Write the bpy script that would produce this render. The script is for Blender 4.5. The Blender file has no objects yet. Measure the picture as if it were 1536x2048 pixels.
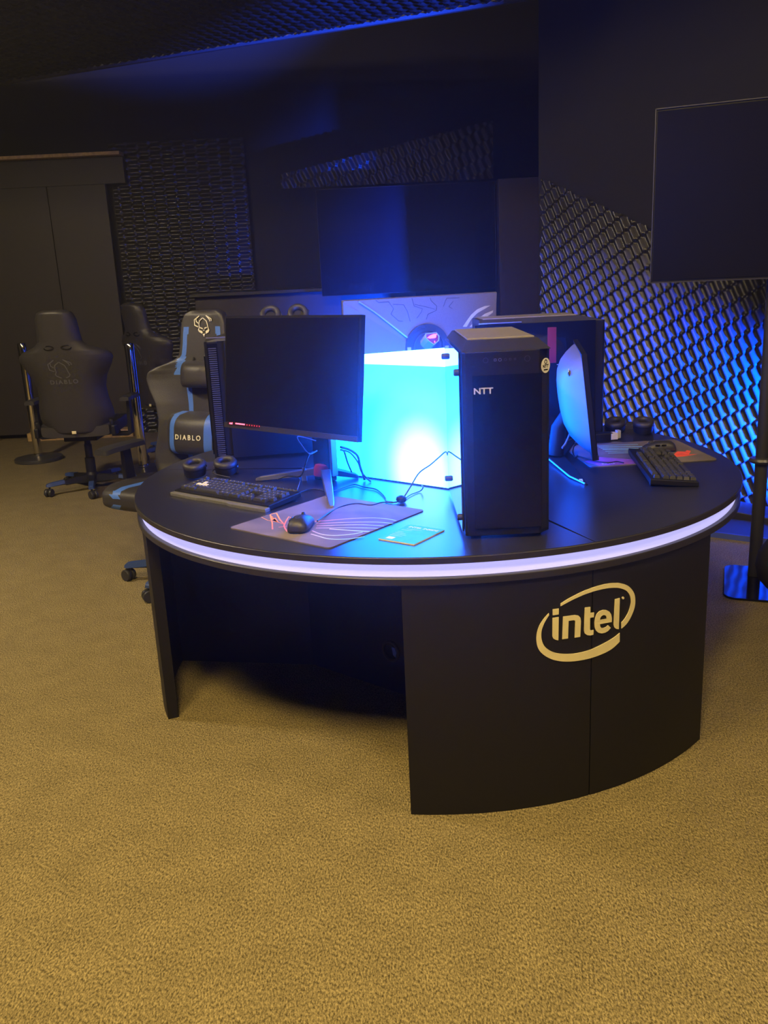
import bpy, math, random
from mathutils import Vector, Matrix
from mathutils.geometry import tessellate_polygon
random.seed(4)
SC = bpy.context.scene
COL = SC.collection
R = math.radians
pi = math.pi

# ------------------------------------------------------------------ materials
def nt(name):
    m = bpy.data.materials.new(name); m.use_nodes = True
    t = m.node_tree; b = t.nodes['Principled BSDF']
    return m, t, b
def mat(name, col, rough=.5, metal=0., emis=None, es=0., spec=.5, bump=0., bscale=300., var=0.):
    m, t, b = nt(name)
    b.inputs['Base Color'].default_value = (*col, 1)
    b.inputs['Roughness'].default_value = rough
    b.inputs['Metallic'].default_value = metal
    b.inputs['Specular IOR Level'].default_value = spec
    if emis:
        b.inputs['Emission Color'].default_value = (*emis, 1)
        b.inputs['Emission Strength'].default_value = es
    if bump or var:
        tc = t.nodes.new('ShaderNodeTexCoord'); n = t.nodes.new('ShaderNodeTexNoise')
        n.inputs['Scale'].default_value = bscale; n.inputs['Detail'].default_value = 2
        t.links.new(tc.outputs['Object'], n.inputs['Vector'])
        if bump:
            bp = t.nodes.new('ShaderNodeBump'); bp.inputs['Strength'].default_value = bump; bp.inputs['Distance'].default_value = .002
            t.links.new(n.outputs['Fac'], bp.inputs['Height']); t.links.new(bp.outputs['Normal'], b.inputs['Normal'])
        if var:
            r = t.nodes.new('ShaderNodeValToRGB'); e = r.color_ramp.elements
            e[0].position = .35; e[1].position = .65
            e[0].color = (*[c*(1-var) for c in col], 1); e[1].color = (*[min(1, c*(1+var)) for c in col], 1)
            t.links.new(n.outputs['Fac'], r.inputs['Fac']); t.links.new(r.outputs['Color'], b.inputs['Base Color'])
    return m
M = {}
M['laminate'] = mat('black_laminate', (.019,.019,.022), .28, spec=.8, bump=.08, bscale=420, var=.15)
M['laminate_side'] = mat('black_laminate_panel', (.011,.0105,.012), .55, spec=.3, bump=.1, bscale=420, var=.12)
M['edge'] = mat('black_edge_band', (.022,.020,.021), .4, var=.1, bscale=60)
M['led'] = mat('led_band', (.6,.6,.7), .4, emis=(.50,.49,1.0), es=1.0, var=.02, bscale=8)
M['logo'] = mat('cream_vinyl', (.80,.72,.46), .5, var=.03, bscale=30)
M['plastic'] = mat('black_plastic', (.009,.009,.011), .42, spec=.22, bump=.15, bscale=900)
M['plastic_soft'] = mat('dark_grey_plastic', (.026,.026,.030), .45, bump=.1, bscale=900)
M['gloss'] = mat('black_gloss', (.006,.006,.008), .06, var=.1)
M['glass_side'] = mat('tempered_glass_dark', (.01,.01,.012), .025, spec=1.0, var=.1)
M['glass_front'] = mat('smoked_front_glass', (.005,.005,.008), .10, spec=.35, var=.1)
M['panel'] = mat('matte_screen', (.006,.006,.009), .24, spec=.35, var=.05, bscale=20)
M['top_metal'] = mat('tower_top_metal', (.27,.25,.26), .45, .3, var=.05, bscale=60)
M['silver'] = mat('silver_metal', (.55,.55,.57), .3, .9, var=.04)
M['chrome'] = mat('chrome', (.75,.72,.68), .10, 1., var=.02)
M['dark_metal'] = mat('dark_metal', (.10,.10,.11), .35, .6, var=.05)
M['red'] = mat('red_ring', (.55,.03,.06), .4, var=.05)
M['red_lit'] = mat('red_lit', (.2,.01,.01), .4, emis=(1.,.04,.08), es=1.4, var=.02)
M['red_lit2'] = mat('bright_red_lit', (.3,.1,.1), .4, emis=(1.,.12,.22), es=3.2, var=.02)
M['pale'] = mat('pale_grey_plastic', (.42,.42,.46), .4, var=.04)
M['monback'] = mat('monitor_back_shell', (.15,.15,.16), .42, .0, bump=.06, bscale=500, var=.04)
M['monback2'] = mat('monitor_back_metal', (.20,.18,.17), .32, .2, bump=.08, bscale=200, var=.06)
M['engrave'] = mat('engraved_line', (.05,.05,.06), .5, var=.1)
M['stripe'] = mat('pale_stripe', (.62,.60,.42), .35, .2, var=.05)
M['white'] = mat('white_card', (.75,.75,.75), .6, var=.03)
M['card'] = mat('teal_card', (.04,.50,.62), .55, var=.05, bscale=30)
M['card_ink'] = mat('pale_print', (.65,.80,.85), .6, var=.02)
M['keys'] = mat('keycap', (.035,.035,.04), .5, var=.1, bscale=50)
M['keylit'] = mat('keycap_white', (.72,.68,.50), .5, var=.03)
M['keylegend'] = mat('keycap_legend', (.35,.36,.40), .5, var=.02)
M['kbwrist'] = mat('keyboard_front_metal', (.30,.30,.30), .35, .6, var=.06, bscale=120)
M['leather'] = mat('dark_leather', (.030,.028,.030), .48, bump=.35, bscale=260, var=.12)
M['leather_blue'] = mat('blue_leather', (.06,.16,.62), .45, bump=.3, bscale=260, var=.08)
M['capblue'] = mat('blue_plastic_cap', (.03,.06,.22), .4, var=.05)
M['thread'] = mat('white_embroidery', (.75,.72,.60), .7, var=.05)
M['thread_dim'] = mat('grey_embroidery', (.10,.10,.11), .7, var=.05)
M['tag'] = mat('cream_tag', (.70,.62,.40), .6, var=.03)
M['rubber'] = mat('rubber', (.015,.015,.015), .7, bump=.1)
M['cable'] = mat('black_cable', (.012,.012,.016), .45, var=.05)
M['cable_grey'] = mat('grey_cable', (.12,.12,.16), .45, var=.05)
M['wallblack'] = mat('matt_black_wall', (.010,.0098,.009), .8, bump=.3, bscale=40, var=.08)
M['wallpanel'] = mat('dark_wall_panel', (.026,.021,.018), .6, bump=.12, bscale=25, var=.06)
M['ceil'] = mat('black_ceiling', (.018,.018,.014), .85, bump=.3, bscale=40, var=.08)
M['wave'] = mat('black_wave_panel', (.020,.019,.020), .30, spec=.38, var=.05, bscale=30)
M['wood'] = mat('pale_wood_skirting', (.42,.28,.12), .6, var=.2, bscale=30)
M['tvblack'] = mat('tv_screen', (.010,.010,.014), .05, var=.05)
M['teal'] = mat('dark_teal_vinyl', (.010,.045,.065), .4, bump=.1, bscale=200, var=.1)
M['cork'] = mat('brown_strip', (.12,.10,.085), .6, var=.1)
M['ledblue'] = mat('blue_lit_edge', (.05,.08,.4), .4, var=.03)  # blue light on the platform edge, put into the base colour

def haze_lamp(name, top):
    # light-box diffuser: emission pattern of the LEDs behind the acrylic
    m, t, b = nt(name)
    b.inputs['Base Color'].default_value = (.08,.12,.15,1); b.inputs['Roughness'].default_value = .5
    if top:
        b.inputs['Emission Color'].default_value = (.034,.11,1,1); b.inputs['Emission Strength'].default_value = 36
    else:
        geo = t.nodes.new('ShaderNodeTexCoord')
        mp = t.nodes.new('ShaderNodeMapping'); mp.inputs['Location'].default_value = (0,0,0)
        g = t.nodes.new('ShaderNodeVectorMath'); g.operation = 'MULTIPLY'; g.inputs[1].default_value = (1,1,1)
        ln = t.nodes.new('ShaderNodeVectorMath'); ln.operation = 'LENGTH'
        # face A hot spot, local coordinates of the light box (centre of table, z from table top)
        sub = t.nodes.new('ShaderNodeVectorMath'); sub.operation = 'SUBTRACT'; sub.inputs[1].default_value = (-.06,-.29,.045)
        t.links.new(geo.outputs['Object'], sub.inputs[0]); t.links.new(sub.outputs[0], g.inputs[0]); g.inputs[1].default_value = (1.0,1.0,.75)
        t.links.new(g.outputs[0], ln.inputs[0])
        r = t.nodes.new('ShaderNodeValToRGB'); e = r.color_ramp.elements
        r.color_ramp.interpolation = 'EASE'
        e[0].position = .05; e[0].color = (.036,.13,1,1); e[1].position = .40; e[1].color = (.0003,.085,1,1)
        e2 = e.new(.165); e2.color = (.0045,.11,1,1); e3 = e.new(.26); e3.color = (.0018,.10,1,1)
        t.links.new(ln.outputs['Value'], r.inputs['Fac'])
        t.links.new(r.outputs['Color'], b.inputs['Emission Color'])
        b.inputs['Emission Strength'].default_value = 36
    return m
M['box_side'] = haze_lamp('lightbox_diffuser', False)
M['box_top'] = haze_lamp('lightbox_top', True)

def carpet():
    m, t, b = nt('loop_carpet')
    tc = t.nodes.new('ShaderNodeTexCoord')
    mp = t.nodes.new('ShaderNodeMapping'); mp.inputs['Rotation'].default_value = (0,0,R(20)); mp.inputs['Scale'].default_value = (1,.5,1)
    t.links.new(tc.outputs['Object'], mp.inputs['Vector'])
    n1 = t.nodes.new('ShaderNodeTexNoise'); n1.inputs['Scale'].default_value = 230; n1.inputs['Detail'].default_value = 3; n1.inputs['Roughness'].default_value = .7
    n2 = t.nodes.new('ShaderNodeTexNoise'); n2.inputs['Scale'].default_value = 9; n2.inputs['Detail'].default_value = 4
    v = t.nodes.new('ShaderNodeTexVoronoi'); v.inputs['Scale'].default_value = 260
    t.links.new(mp.outputs[0], n1.inputs['Vector']); t.links.new(tc.outputs['Object'], n2.inputs['Vector']); t.links.new(mp.outputs[0], v.inputs['Vector'])
    r = t.nodes.new('ShaderNodeValToRGB'); e = r.color_ramp.elements
    e[0].position = .36; e[0].color = (.085,.068,.038,1); e[1].position = .66; e[1].color = (.46,.375,.20,1)
    t.links.new(n1.outputs['Fac'], r.inputs['Fac'])
    mx = t.nodes.new('ShaderNodeMixRGB'); mx.blend_type = 'MULTIPLY'; mx.inputs[0].default_value = .35
    r2 = t.nodes.new('ShaderNodeValToRGB'); r2.color_ramp.elements[0].position = .3; r2.color_ramp.elements[0].color = (.55,.55,.55,1); r2.color_ramp.elements[1].position = .7
    t.links.new(n2.outputs['Fac'], r2.inputs['Fac']); t.links.new(r.outputs[0], mx.inputs[1]); t.links.new(r2.outputs[0], mx.inputs[2])
    t.links.new(mx.outputs[0], b.inputs['Base Color']); b.inputs['Roughness'].default_value = .95; b.inputs['Specular IOR Level'].default_value = .1
    ad = t.nodes.new('ShaderNodeMath'); ad.operation = 'ADD'
    t.links.new(n1.outputs['Fac'], ad.inputs[0]); t.links.new(v.outputs['Distance'], ad.inputs[1])
    bp = t.nodes.new('ShaderNodeBump'); bp.inputs['Strength'].default_value = .8; bp.inputs['Distance'].default_value = .004
    t.links.new(ad.outputs[0], bp.inputs['Height']); t.links.new(bp.outputs[0], b.inputs['Normal'])
    return m
M['carpet'] = carpet()
def dots(name, base, dot, sx, sz, thr=.3):
    m, t, b = nt(name)
    tc = t.nodes.new('ShaderNodeTexCoord'); v = t.nodes.new('ShaderNodeTexVoronoi'); v.inputs['Randomness'].default_value = 0
    v.inputs['Scale'].default_value = sx
    t.links.new(tc.outputs['Object'], v.inputs['Vector'])
    r = t.nodes.new('ShaderNodeValToRGB'); r.color_ramp.elements[0].position = thr; r.color_ramp.elements[0].color = (*dot,1)
    r.color_ramp.elements[1].position = thr+.08; r.color_ramp.elements[1].color = (*base,1)
    t.links.new(v.outputs['Distance'], r.inputs['Fac']); t.links.new(r.outputs[0], b.inputs['Base Color']); b.inputs['Roughness'].default_value = .4
    return m
M['mesh'] = dots('perforated_mesh', (.012,.012,.014), (.16,.15,.14), 190, 1, .25)
def padmat():
    m, t, b = nt('printed_mouse_pad')
    tc = t.nodes.new('ShaderNodeTexCoord'); n = t.nodes.new('ShaderNodeTexNoise'); n.inputs['Scale'].default_value = 5; n.inputs['Distortion'].default_value = 1.2
    t.links.new(tc.outputs['Object'], n.inputs['Vector'])
    r = t.nodes.new('ShaderNodeValToRGB'); e = r.color_ramp.elements
    e[0].position = .3; e[0].color = (.10,.085,.105,1); e[1].position = .75; e[1].color = (.22,.18,.21,1)
    t.links.new(n.outputs['Fac'], r.inputs['Fac']); t.links.new(r.outputs[0], b.inputs['Base Color']); b.inputs['Roughness'].default_value = .75
    return m
M['pad'] = padmat()
def inkmat(name, stops, x0, x1, es=.0):
    m, t, b = nt(name)
    tc = t.nodes.new('ShaderNodeTexCoord'); s = t.nodes.new('ShaderNodeSeparateXYZ'); mr = t.nodes.new('ShaderNodeMapRange')
    mr.inputs['From Min'].default_value = x0; mr.inputs['From Max'].default_value = x1
    t.links.new(tc.outputs['Object'], s.inputs[0]); t.links.new(s.outputs['X'], mr.inputs['Value'])
    r = t.nodes.new('ShaderNodeValToRGB'); e = r.color_ramp.elements
    while len(e) < len(stops): e.new(.5)
    for k, (p, c) in enumerate(stops): e[k].position = p; e[k].color = (*c, 1)
    t.links.new(mr.outputs[0], r.inputs['Fac']); t.links.new(r.outputs[0], b.inputs['Base Color']); b.inputs['Roughness'].default_value = .6
    return m
M['ink'] = inkmat('neon_print', [(0,(1,.35,.10)),(.25,(1,.25,.18)),(.42,(1,.22,.45)),(.6,(.75,.55,.75)),(1,(.45,.85,.85))], -.21, .12)
M['ink_haze'] = inkmat('soft_print', [(0,(.35,.08,.05)),(.5,(.30,.05,.14)),(1,(.06,.16,.20))], -.21, .12)
M['ink_cool'] = mat('cyan_print', (.30,.75,.80), .6, var=.1)
M['ink_red'] = mat('red_print', (.95,.10,.06), .6, var=.2, bscale=30)
M['ink_violet'] = mat('violet_print', (.35,.12,.50), .6, var=.3, bscale=12)

# ------------------------------------------------------------------ mesh builder
class MB:
    def __init__(s, mx=None): s.v = []; s.f = []; s.mi = []; s.mx = mx or Matrix(); s.cm = 0
    def add(s, vs, fs, mx=None):
        m = s.mx @ mx if mx is not None else s.mx
        o = len(s.v); s.v += [tuple(m @ Vector(p)) for p in vs]
        s.f += [tuple(i+o for i in f) for f in fs]; s.mi += [s.cm]*len(fs); return s
    def box(s, c, d, mx=None, ch=0.):
        x, y, z = c; a, b, e = d[0]/2, d[1]/2, d[2]/2
        if ch <= 0:
            vs = [(x+i*a, y+j*b, z+k*e) for k in (-1,1) for j in (-1,1) for i in (-1,1)]
            return s.add(vs, [(0,2,3,1),(4,5,7,6),(0,1,5,4),(2,6,7,3),(0,4,6,2),(1,3,7,5)], mx)
        pl = [(-a+ch,-b),(a-ch,-b),(a,-b+ch),(a,b-ch),(a-ch,b),(-a+ch,b),(-a,b-ch),(-a,-b+ch)]
        return s.prism([(x+p, y+q) for p, q in pl], z-e, z+e, mx, ch)
    def prism(s, poly, z0, z1, mx=None, ch=0.):
        n = len(poly)
        rings = [(z0, 0), (z1, 0)]
        if ch > 0:
            rings = [(z0, ch*.6), (z0+ch*.6, 0), (z1-ch*.6, 0), (z1, ch*.6)]
        cx = sum(p[0] for p in poly)/n; cy = sum(p[1] for p in poly)/n
        ex = max(abs(p[0]-cx) for p in poly); ey = max(abs(p[1]-cy) for p in poly)
        vs = []
        for z, i in rings:
            kx = 1-i/max(ex,1e-6); ky = 1-i/max(ey,1e-6)
            vs += [(cx+(p[0]-cx)*kx, cy+(p[1]-cy)*ky, z) for p in poly]
        fs = []
        for r in range(len(rings)-1):
            fs += [(r*n+i, r*n+(i+1)%n, (r+1)*n+(i+1)%n, (r+1)*n+i) for i in range(n)]
        fs += [tuple(range(n-1,-1,-1)), tuple((len(rings)-1)*n+i for i in range(n))]
        return s.add(vs, fs, mx)
    def loft(s, rings, cap=True, closed=True, mx=None):
        n = len(rings[0]); vs = [p for r in rings for p in r]; fs = []
        for r in range(len(rings)-1):
            for i in range(n if closed else n-1):
                fs.append((r*n+i, r*n+(i+1)%n, (r+1)*n+(i+1)%n, (r+1)*n+i))
        if cap and closed: fs += [tuple(range(n-1,-1,-1)), tuple((len(rings)-1)*n+i for i in range(n))]
        return s.add(vs, fs, mx)
    def lathe(s, prof, n=32, mx=None, c=(0,0)):
        return s.loft([[(c[0]+r*math.cos(2*pi*k/n), c[1]+r*math.sin(2*pi*k/n), z) for k in range(n)] for r, z in prof], mx=mx)
    def tube(s, pts, r, n=8, mx=None):
        P = [Vector(p) for p in pts]; rr = r if isinstance(r, (list, tuple)) else [r]*len(P)
        rings = []; up = Vector((0,0,1)); prev = None
        for i, p in enumerate(P):
            d = (P[min(i+1,len(P)-1)]-P[max(i-1,0)]); d.normalize()
            a = prev if prev is not None else (up if abs(d.z) < .9 else Vector((1,0,0)))
            x = d.cross(a)
            if x.length < 1e-5: x = d.cross(Vector((1,.3,.2)))
            x.normalize(); y = x.cross(d); y.normalize(); prev = y
            rings.append([tuple(p+(x*math.cos(2*pi*k/n)+y*math.sin(2*pi*k/n))*rr[i]) for k in range(n)])
        return s.loft(rings, mx=mx)
    def flat(s, poly, z0, z1, mx=None, holes=()):
        loops = [[Vector((p[0],p[1],0)) for p in poly]]+[[Vector((p[0],p[1],0)) for p in h] for h in holes]
        tri = tessellate_polygon(loops); allp = [p for l in loops for p in l]
        vs = [(p.x,p.y,z0) for p in allp]+[(p.x,p.y,z1) for p in allp]; n = len(allp); fs = []
        for t in tri:
            a, b, c = [allp[i] for i in t]
            up = (b-a).cross(c-a).z > 0
            t = t if up else t[::-1]
            fs.append(tuple(i+n for i in t)); fs.append(tuple(t[::-1]))
        o = 0
        for l in loops:
            k = len(l); fs += [(o+i, o+(i+1)%k, o+(i+1)%k+n, o+i+n) for i in range(k)]; o += k
        return s.add(vs, fs, mx)
    def stroke(s, pts, w, z0, z1, mx=None, closed=False):
        P = [Vector((p[0],p[1])) for p in pts]; n = len(P); A = []; B = []
        for i, p in enumerate(P):
            if closed: d1 = p-P[i-1]; d2 = P[(i+1)%n]-p
            else: d1 = p-P[i-1] if i else P[1]-p; d2 = P[i+1]-p if i < n-1 else p-P[i-1]
            d1.normalize(); d2.normalize(); d = d1+d2
            if d.length < 1e-4: d = d1
            d.normalize(); nn = Vector((-d.y,d.x)); k = 1/max(.5, abs(nn.dot(Vector((-d1.y,d1.x)))))
            A.append(p+nn*w/2*k); B.append(p-nn*w/2*k)
        for i in range(n if closed else n-1):
            j = (i+1)%n
            q = [A[i],B[i],B[j],A[j]]
            s.add([(p.x,p.y,z0) for p in q]+[(p.x,p.y,z1) for p in q], [(3,2,1,0),(4,5,6,7),(0,1,5,4),(1,2,6,5),(2,3,7,6),(3,0,4,7)], mx)
        return s
    def build(s, name, m, parent=None, smooth=False, bevel=0., sub=0, auto=None):
        me = bpy.data.meshes.new(name); me.from_pydata(s.v, [], s.f); me.update()
        for mm in (m if isinstance(m, (list, tuple)) else [m]): me.materials.append(mm)
        for p, i in zip(me.polygons, s.mi): p.material_index = i; p.use_smooth = smooth
        import bmesh
        b = bmesh.new(); b.from_mesh(me); bmesh.ops.remove_doubles(b, verts=b.verts, dist=1e-6); bmesh.ops.recalc_face_normals(b, faces=b.faces)
        if smooth and auto is not None:
            for e in b.edges:
                if len(e.link_faces) == 2 and e.calc_face_angle(0) > R(auto): e.smooth = False
        b.to_mesh(me); b.free()
        o = bpy.data.objects.new(name, me); COL.objects.link(o)
        if parent: o.parent = parent
        if bevel:
            bv = o.modifiers.new('bevel','BEVEL'); bv.width = bevel; bv.segments = 2; bv.limit_method = 'ANGLE'; bv.angle_limit = R(40)
        if sub:
            sb = o.modifiers.new('sub','SUBSURF'); sb.levels = sub; sb.render_levels = sub
        return o
def tag(o, label, cat, group=None, kind=None):
    if label: o['label'] = label
    if cat: o['category'] = cat
    if group: o['group'] = group
    if kind: o['kind'] = kind
    return o
def thing(name, label, cat, loc=(0,0,0), rz=0., group=None):
    o = bpy.data.objects.new(name, None); COL.objects.link(o); o.location = loc; o.rotation_euler = (0,0,rz); o.empty_display_size = .05
    return tag(o, label, cat, group)
def struct(o): o['kind'] = 'structure'; return o
def text(mb, s, size, mx, ext=.0004, bold=0., sx=1., align='CENTER', space=1.):
    c = bpy.data.curves.new('t','FONT'); c.body = s; c.size = size; c.extrude = ext; c.offset = bold; c.align_x = align; c.align_y = 'CENTER'; c.resolution_u = 3; c.space_character = space
    o = bpy.data.objects.new('t', c); COL.objects.link(o)
    dg = bpy.context.evaluated_depsgraph_get(); me = bpy.data.meshes.new_from_object(o.evaluated_get(dg))
    mb.add([(v.co.x*sx, v.co.y, v.co.z) for v in me.vertices], [tuple(p.vertices) for p in me.polygons], mx)
    bpy.data.objects.remove(o); bpy.data.curves.remove(c); bpy.data.meshes.remove(me)
T = Matrix.Translation
def RZ(a): return Matrix.Rotation(a, 4, 'Z')
def RX(a): return Matrix.Rotation(a, 4, 'X')
def RY(a): return Matrix.Rotation(a, 4, 'Y')
FRONT = RX(pi/2)            # xy plane -> xz plane facing -y
def smoothpts(pts, k=6):
    P = [Vector(p) for p in pts]; out = []
    for i in range(len(P)-1):
        p0 = P[max(i-1,0)]; p1 = P[i]; p2 = P[i+1]; p3 = P[min(i+2,len(P)-1)]
        for j in range(k):
            t = j/k
            out.append(.5*((2*p1)+(p2-p0)*t+(2*p0-5*p1+4*p2-p3)*t*t+(3*p1-p0-3*p2+p3)*t**3))
    out.append(P[-1]); return out
def dup(root, loc, rz, label, group=None):
    r = root.copy(); COL.objects.link(r); r.location = loc; r.rotation_euler = (0,0,rz); r['label'] = label
    if group: r['group'] = group
    def rec(a, b):
        for ch in list(a.children):
            c = ch.copy(); COL.objects.link(c); c.parent = b; rec(ch, c)
    rec(root, r); return r
CX, CY, TR = .184, 3.15, 1.061
TZ = .75
ST = (R(-130.2), R(-10.2), R(109.8))     # directions the three stations face
SP = (R(-70.2), R(49.8), R(169.8))       # spokes / seams
LOGO={'A_out':[(-1.3802,0.5925),(-1.3649,0.6002),(-1.3432,0.6083),(-1.3167,0.6166),(-1.2828,0.6228),(-1.2525,0.6250),(-1.2285,0.6242),(-1.2038,0.6201),(-1.1833,0.6126),(-1.1675,0.6030),(-1.1552,0.5904),(-1.1466,0.5745),(-1.1433,0.5587),(-1.1441,0.5437),(-1.1501,0.5254),(-1.1602,0.5092),(-1.1729,0.4946),(-1.1895,0.4863)],
'A_in':[(-1.3802,0.5854),(-1.3648,0.5914),(-1.3409,0.5996),(-1.3121,0.6069),(-1.2826,0.6113),(-1.2546,0.6128),(-1.2306,0.6115),(-1.2084,0.6076),(-1.1906,0.6013),(-1.1762,0.5926),(-1.1662,0.5820),(-1.1605,0.5700),(-1.1584,0.5555),(-1.1614,0.5410),(-1.1687,0.5253),(-1.1787,0.5123),(-1.1901,0.5039)],
'B_out':[(-1.4136,0.5707),(-1.4261,0.5589),(-1.4365,0.5456),(-1.4437,0.5297),(-1.4479,0.5134),(-1.4479,0.4965),(-1.4452,0.4812),(-1.4396,0.4687),(-1.4301,0.4567),(-1.4174,0.4462),(-1.4003,0.4365),(-1.3808,0.4290),(-1.3589,0.4243),(-1.3343,0.4214),(-1.3092,0.4205),(-1.2837,0.4213),(-1.2575,0.4246),(-1.2333,0.4292),(-1.2135,0.4369),(-1.1948,0.4491)],
'B_in':[(-1.4125,0.5654),(-1.4208,0.5539),(-1.4281,0.5413),(-1.4333,0.5262),(-1.4350,0.5117),(-1.4333,0.4966),(-1.4280,0.4831),(-1.4185,0.4706),(-1.4047,0.4604),(-1.3875,0.4523),(-1.3657,0.4469),(-1.3413,0.4437),(-1.3142,0.4433),(-1.2865,0.4459),(-1.2605,0.4519),(-1.2340,0.4590),(-1.2118,0.4662),(-1.1956,0.4746)],
'dot':[(-1.4027,0.5797),(-1.3857,0.5797),(-1.3856,0.5632),(-1.4026,0.5633)],
'i':[(-1.4030,0.5556),(-1.3856,0.5560),(-1.3864,0.4901),(-1.3931,0.4924),(-1.4002,0.4971),(-1.4032,0.5039)],
'n':[(-1.3731,0.5550),(-1.3381,0.5540),(-1.3281,0.5506),(-1.3224,0.5439),(-1.3205,0.5340),(-1.3221,0.4894),(-1.3385,0.4898),(-1.3372,0.5348),(-1.3384,0.5388),(-1.3424,0.5403),(-1.3571,0.5408),(-1.3584,0.4911),(-1.3748,0.4914)],
't':[(-1.3093,0.5696),(-1.2926,0.5688),(-1.2923,0.5520),(-1.2807,0.5511),(-1.2812,0.5380),(-1.2928,0.5382),(-1.2929,0.5055),(-1.2903,0.5018),(-1.2812,0.5011),(-1.2819,0.4879),(-1.2919,0.4875),(-1.3011,0.4903),(-1.3081,0.4965),(-1.3105,0.5045)],
'e':[(-1.2236,0.5128),(-1.2619,0.5142),(-1.2605,0.5068),(-1.2556,0.5015),(-1.2484,0.5007),(-1.2412,0.5022),(-1.2352,0.5060),(-1.2261,0.4965),(-1.2348,0.4892),(-1.2445,0.4862),(-1.2553,0.4863),(-1.2661,0.4906),(-1.2734,0.4979),(-1.2776,0.5080),(-1.2786,0.5221),(-1.2769,0.5346),(-1.2720,0.5454),(-1.2639,0.5514),(-1.2532,0.5532),(-1.2424,0.5508),(-1.2325,0.5448),(-1.2262,0.5354),(-1.2234,0.5240)],
'e_hole':[(-1.2621,0.5258),(-1.2401,0.5253),(-1.2412,0.5320),(-1.2457,0.5367),(-1.2517,0.5383),(-1.2576,0.5363),(-1.2611,0.5316)],
'l':[(-1.2144,0.5758),(-1.1982,0.5762),(-1.1993,0.4868),(-1.2075,0.4892),(-1.2139,0.4950),(-1.2166,0.5031)],
'r':[(-1.1831,0.5733),(-1.1836,0.5713),(-1.1854,0.5702),(-1.1877,0.5704),(-1.1898,0.5718),(-1.1911,0.5739),(-1.1912,0.5761),(-1.1900,0.5776),(-1.1879,0.5781),(-1.1856,0.5773),(-1.1838,0.5755)]}
STROKES=[([(-0.3699,2.5472),(-0.3458,2.5071),(-0.3181,2.4865),(-0.2943,2.4593)],0.0012,0),
([(-0.3463,2.5715),(-0.3297,2.4770),(-0.3210,2.4081)],0.002,0),
([(-0.3461,2.5756),(-0.3285,2.5848),(-0.3112,2.5127),(-0.2928,2.4553)],0.0022,0),
([(-0.3332,2.5087),(-0.3260,2.5313),(-0.3133,2.4818)],0.0016,0),
([(-0.2720,2.5152),(-0.2867,2.5363),(-0.2905,2.4856),(-0.2917,2.4438),(-0.2852,2.4093),(-0.2762,2.3787)],0.002,0),
([(-0.3056,2.4275),(-0.2912,2.4287),(-0.2755,2.4372)],0.0012,0),
([(-0.2050,2.4705),(-0.1694,2.4735),(-0.1065,2.4826),(-0.0567,2.4815),(-0.0221,2.4753),(0.0092,2.4596),(0.0347,2.4358)],0.0016,1),
([(-0.1971,2.4446),(-0.1576,2.4453),(-0.1055,2.4438),(-0.0564,2.4382),(-0.0120,2.4273),(0.0247,2.4074)],0.0016,1),
([(-0.1957,2.4219),(-0.1564,2.4203),(-0.1048,2.4165),(-0.0561,2.4081),(-0.0022,2.3883)],0.0016,1),
([(-0.1964,2.3999),(-0.1552,2.3942),(-0.1040,2.3869),(-0.0558,2.3772),(-0.0186,2.3650)],0.0016,1),
([(-0.1567,2.3836),(-0.1237,2.3707),(-0.0830,2.3531),(-0.0427,2.3392)],0.0025,1),
([(-0.2049,2.3738),(-0.1827,2.3417),(-0.1618,2.3243),(-0.1317,2.3159),(-0.0923,2.3210),(-0.0627,2.3355)],0.0018,1),
([(-0.2068,2.3423),(-0.1811,2.3138),(-0.1602,2.2913),(-0.1303,2.2783),(-0.0913,2.2786),(-0.0563,2.2930)],0.0018,1)]
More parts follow.
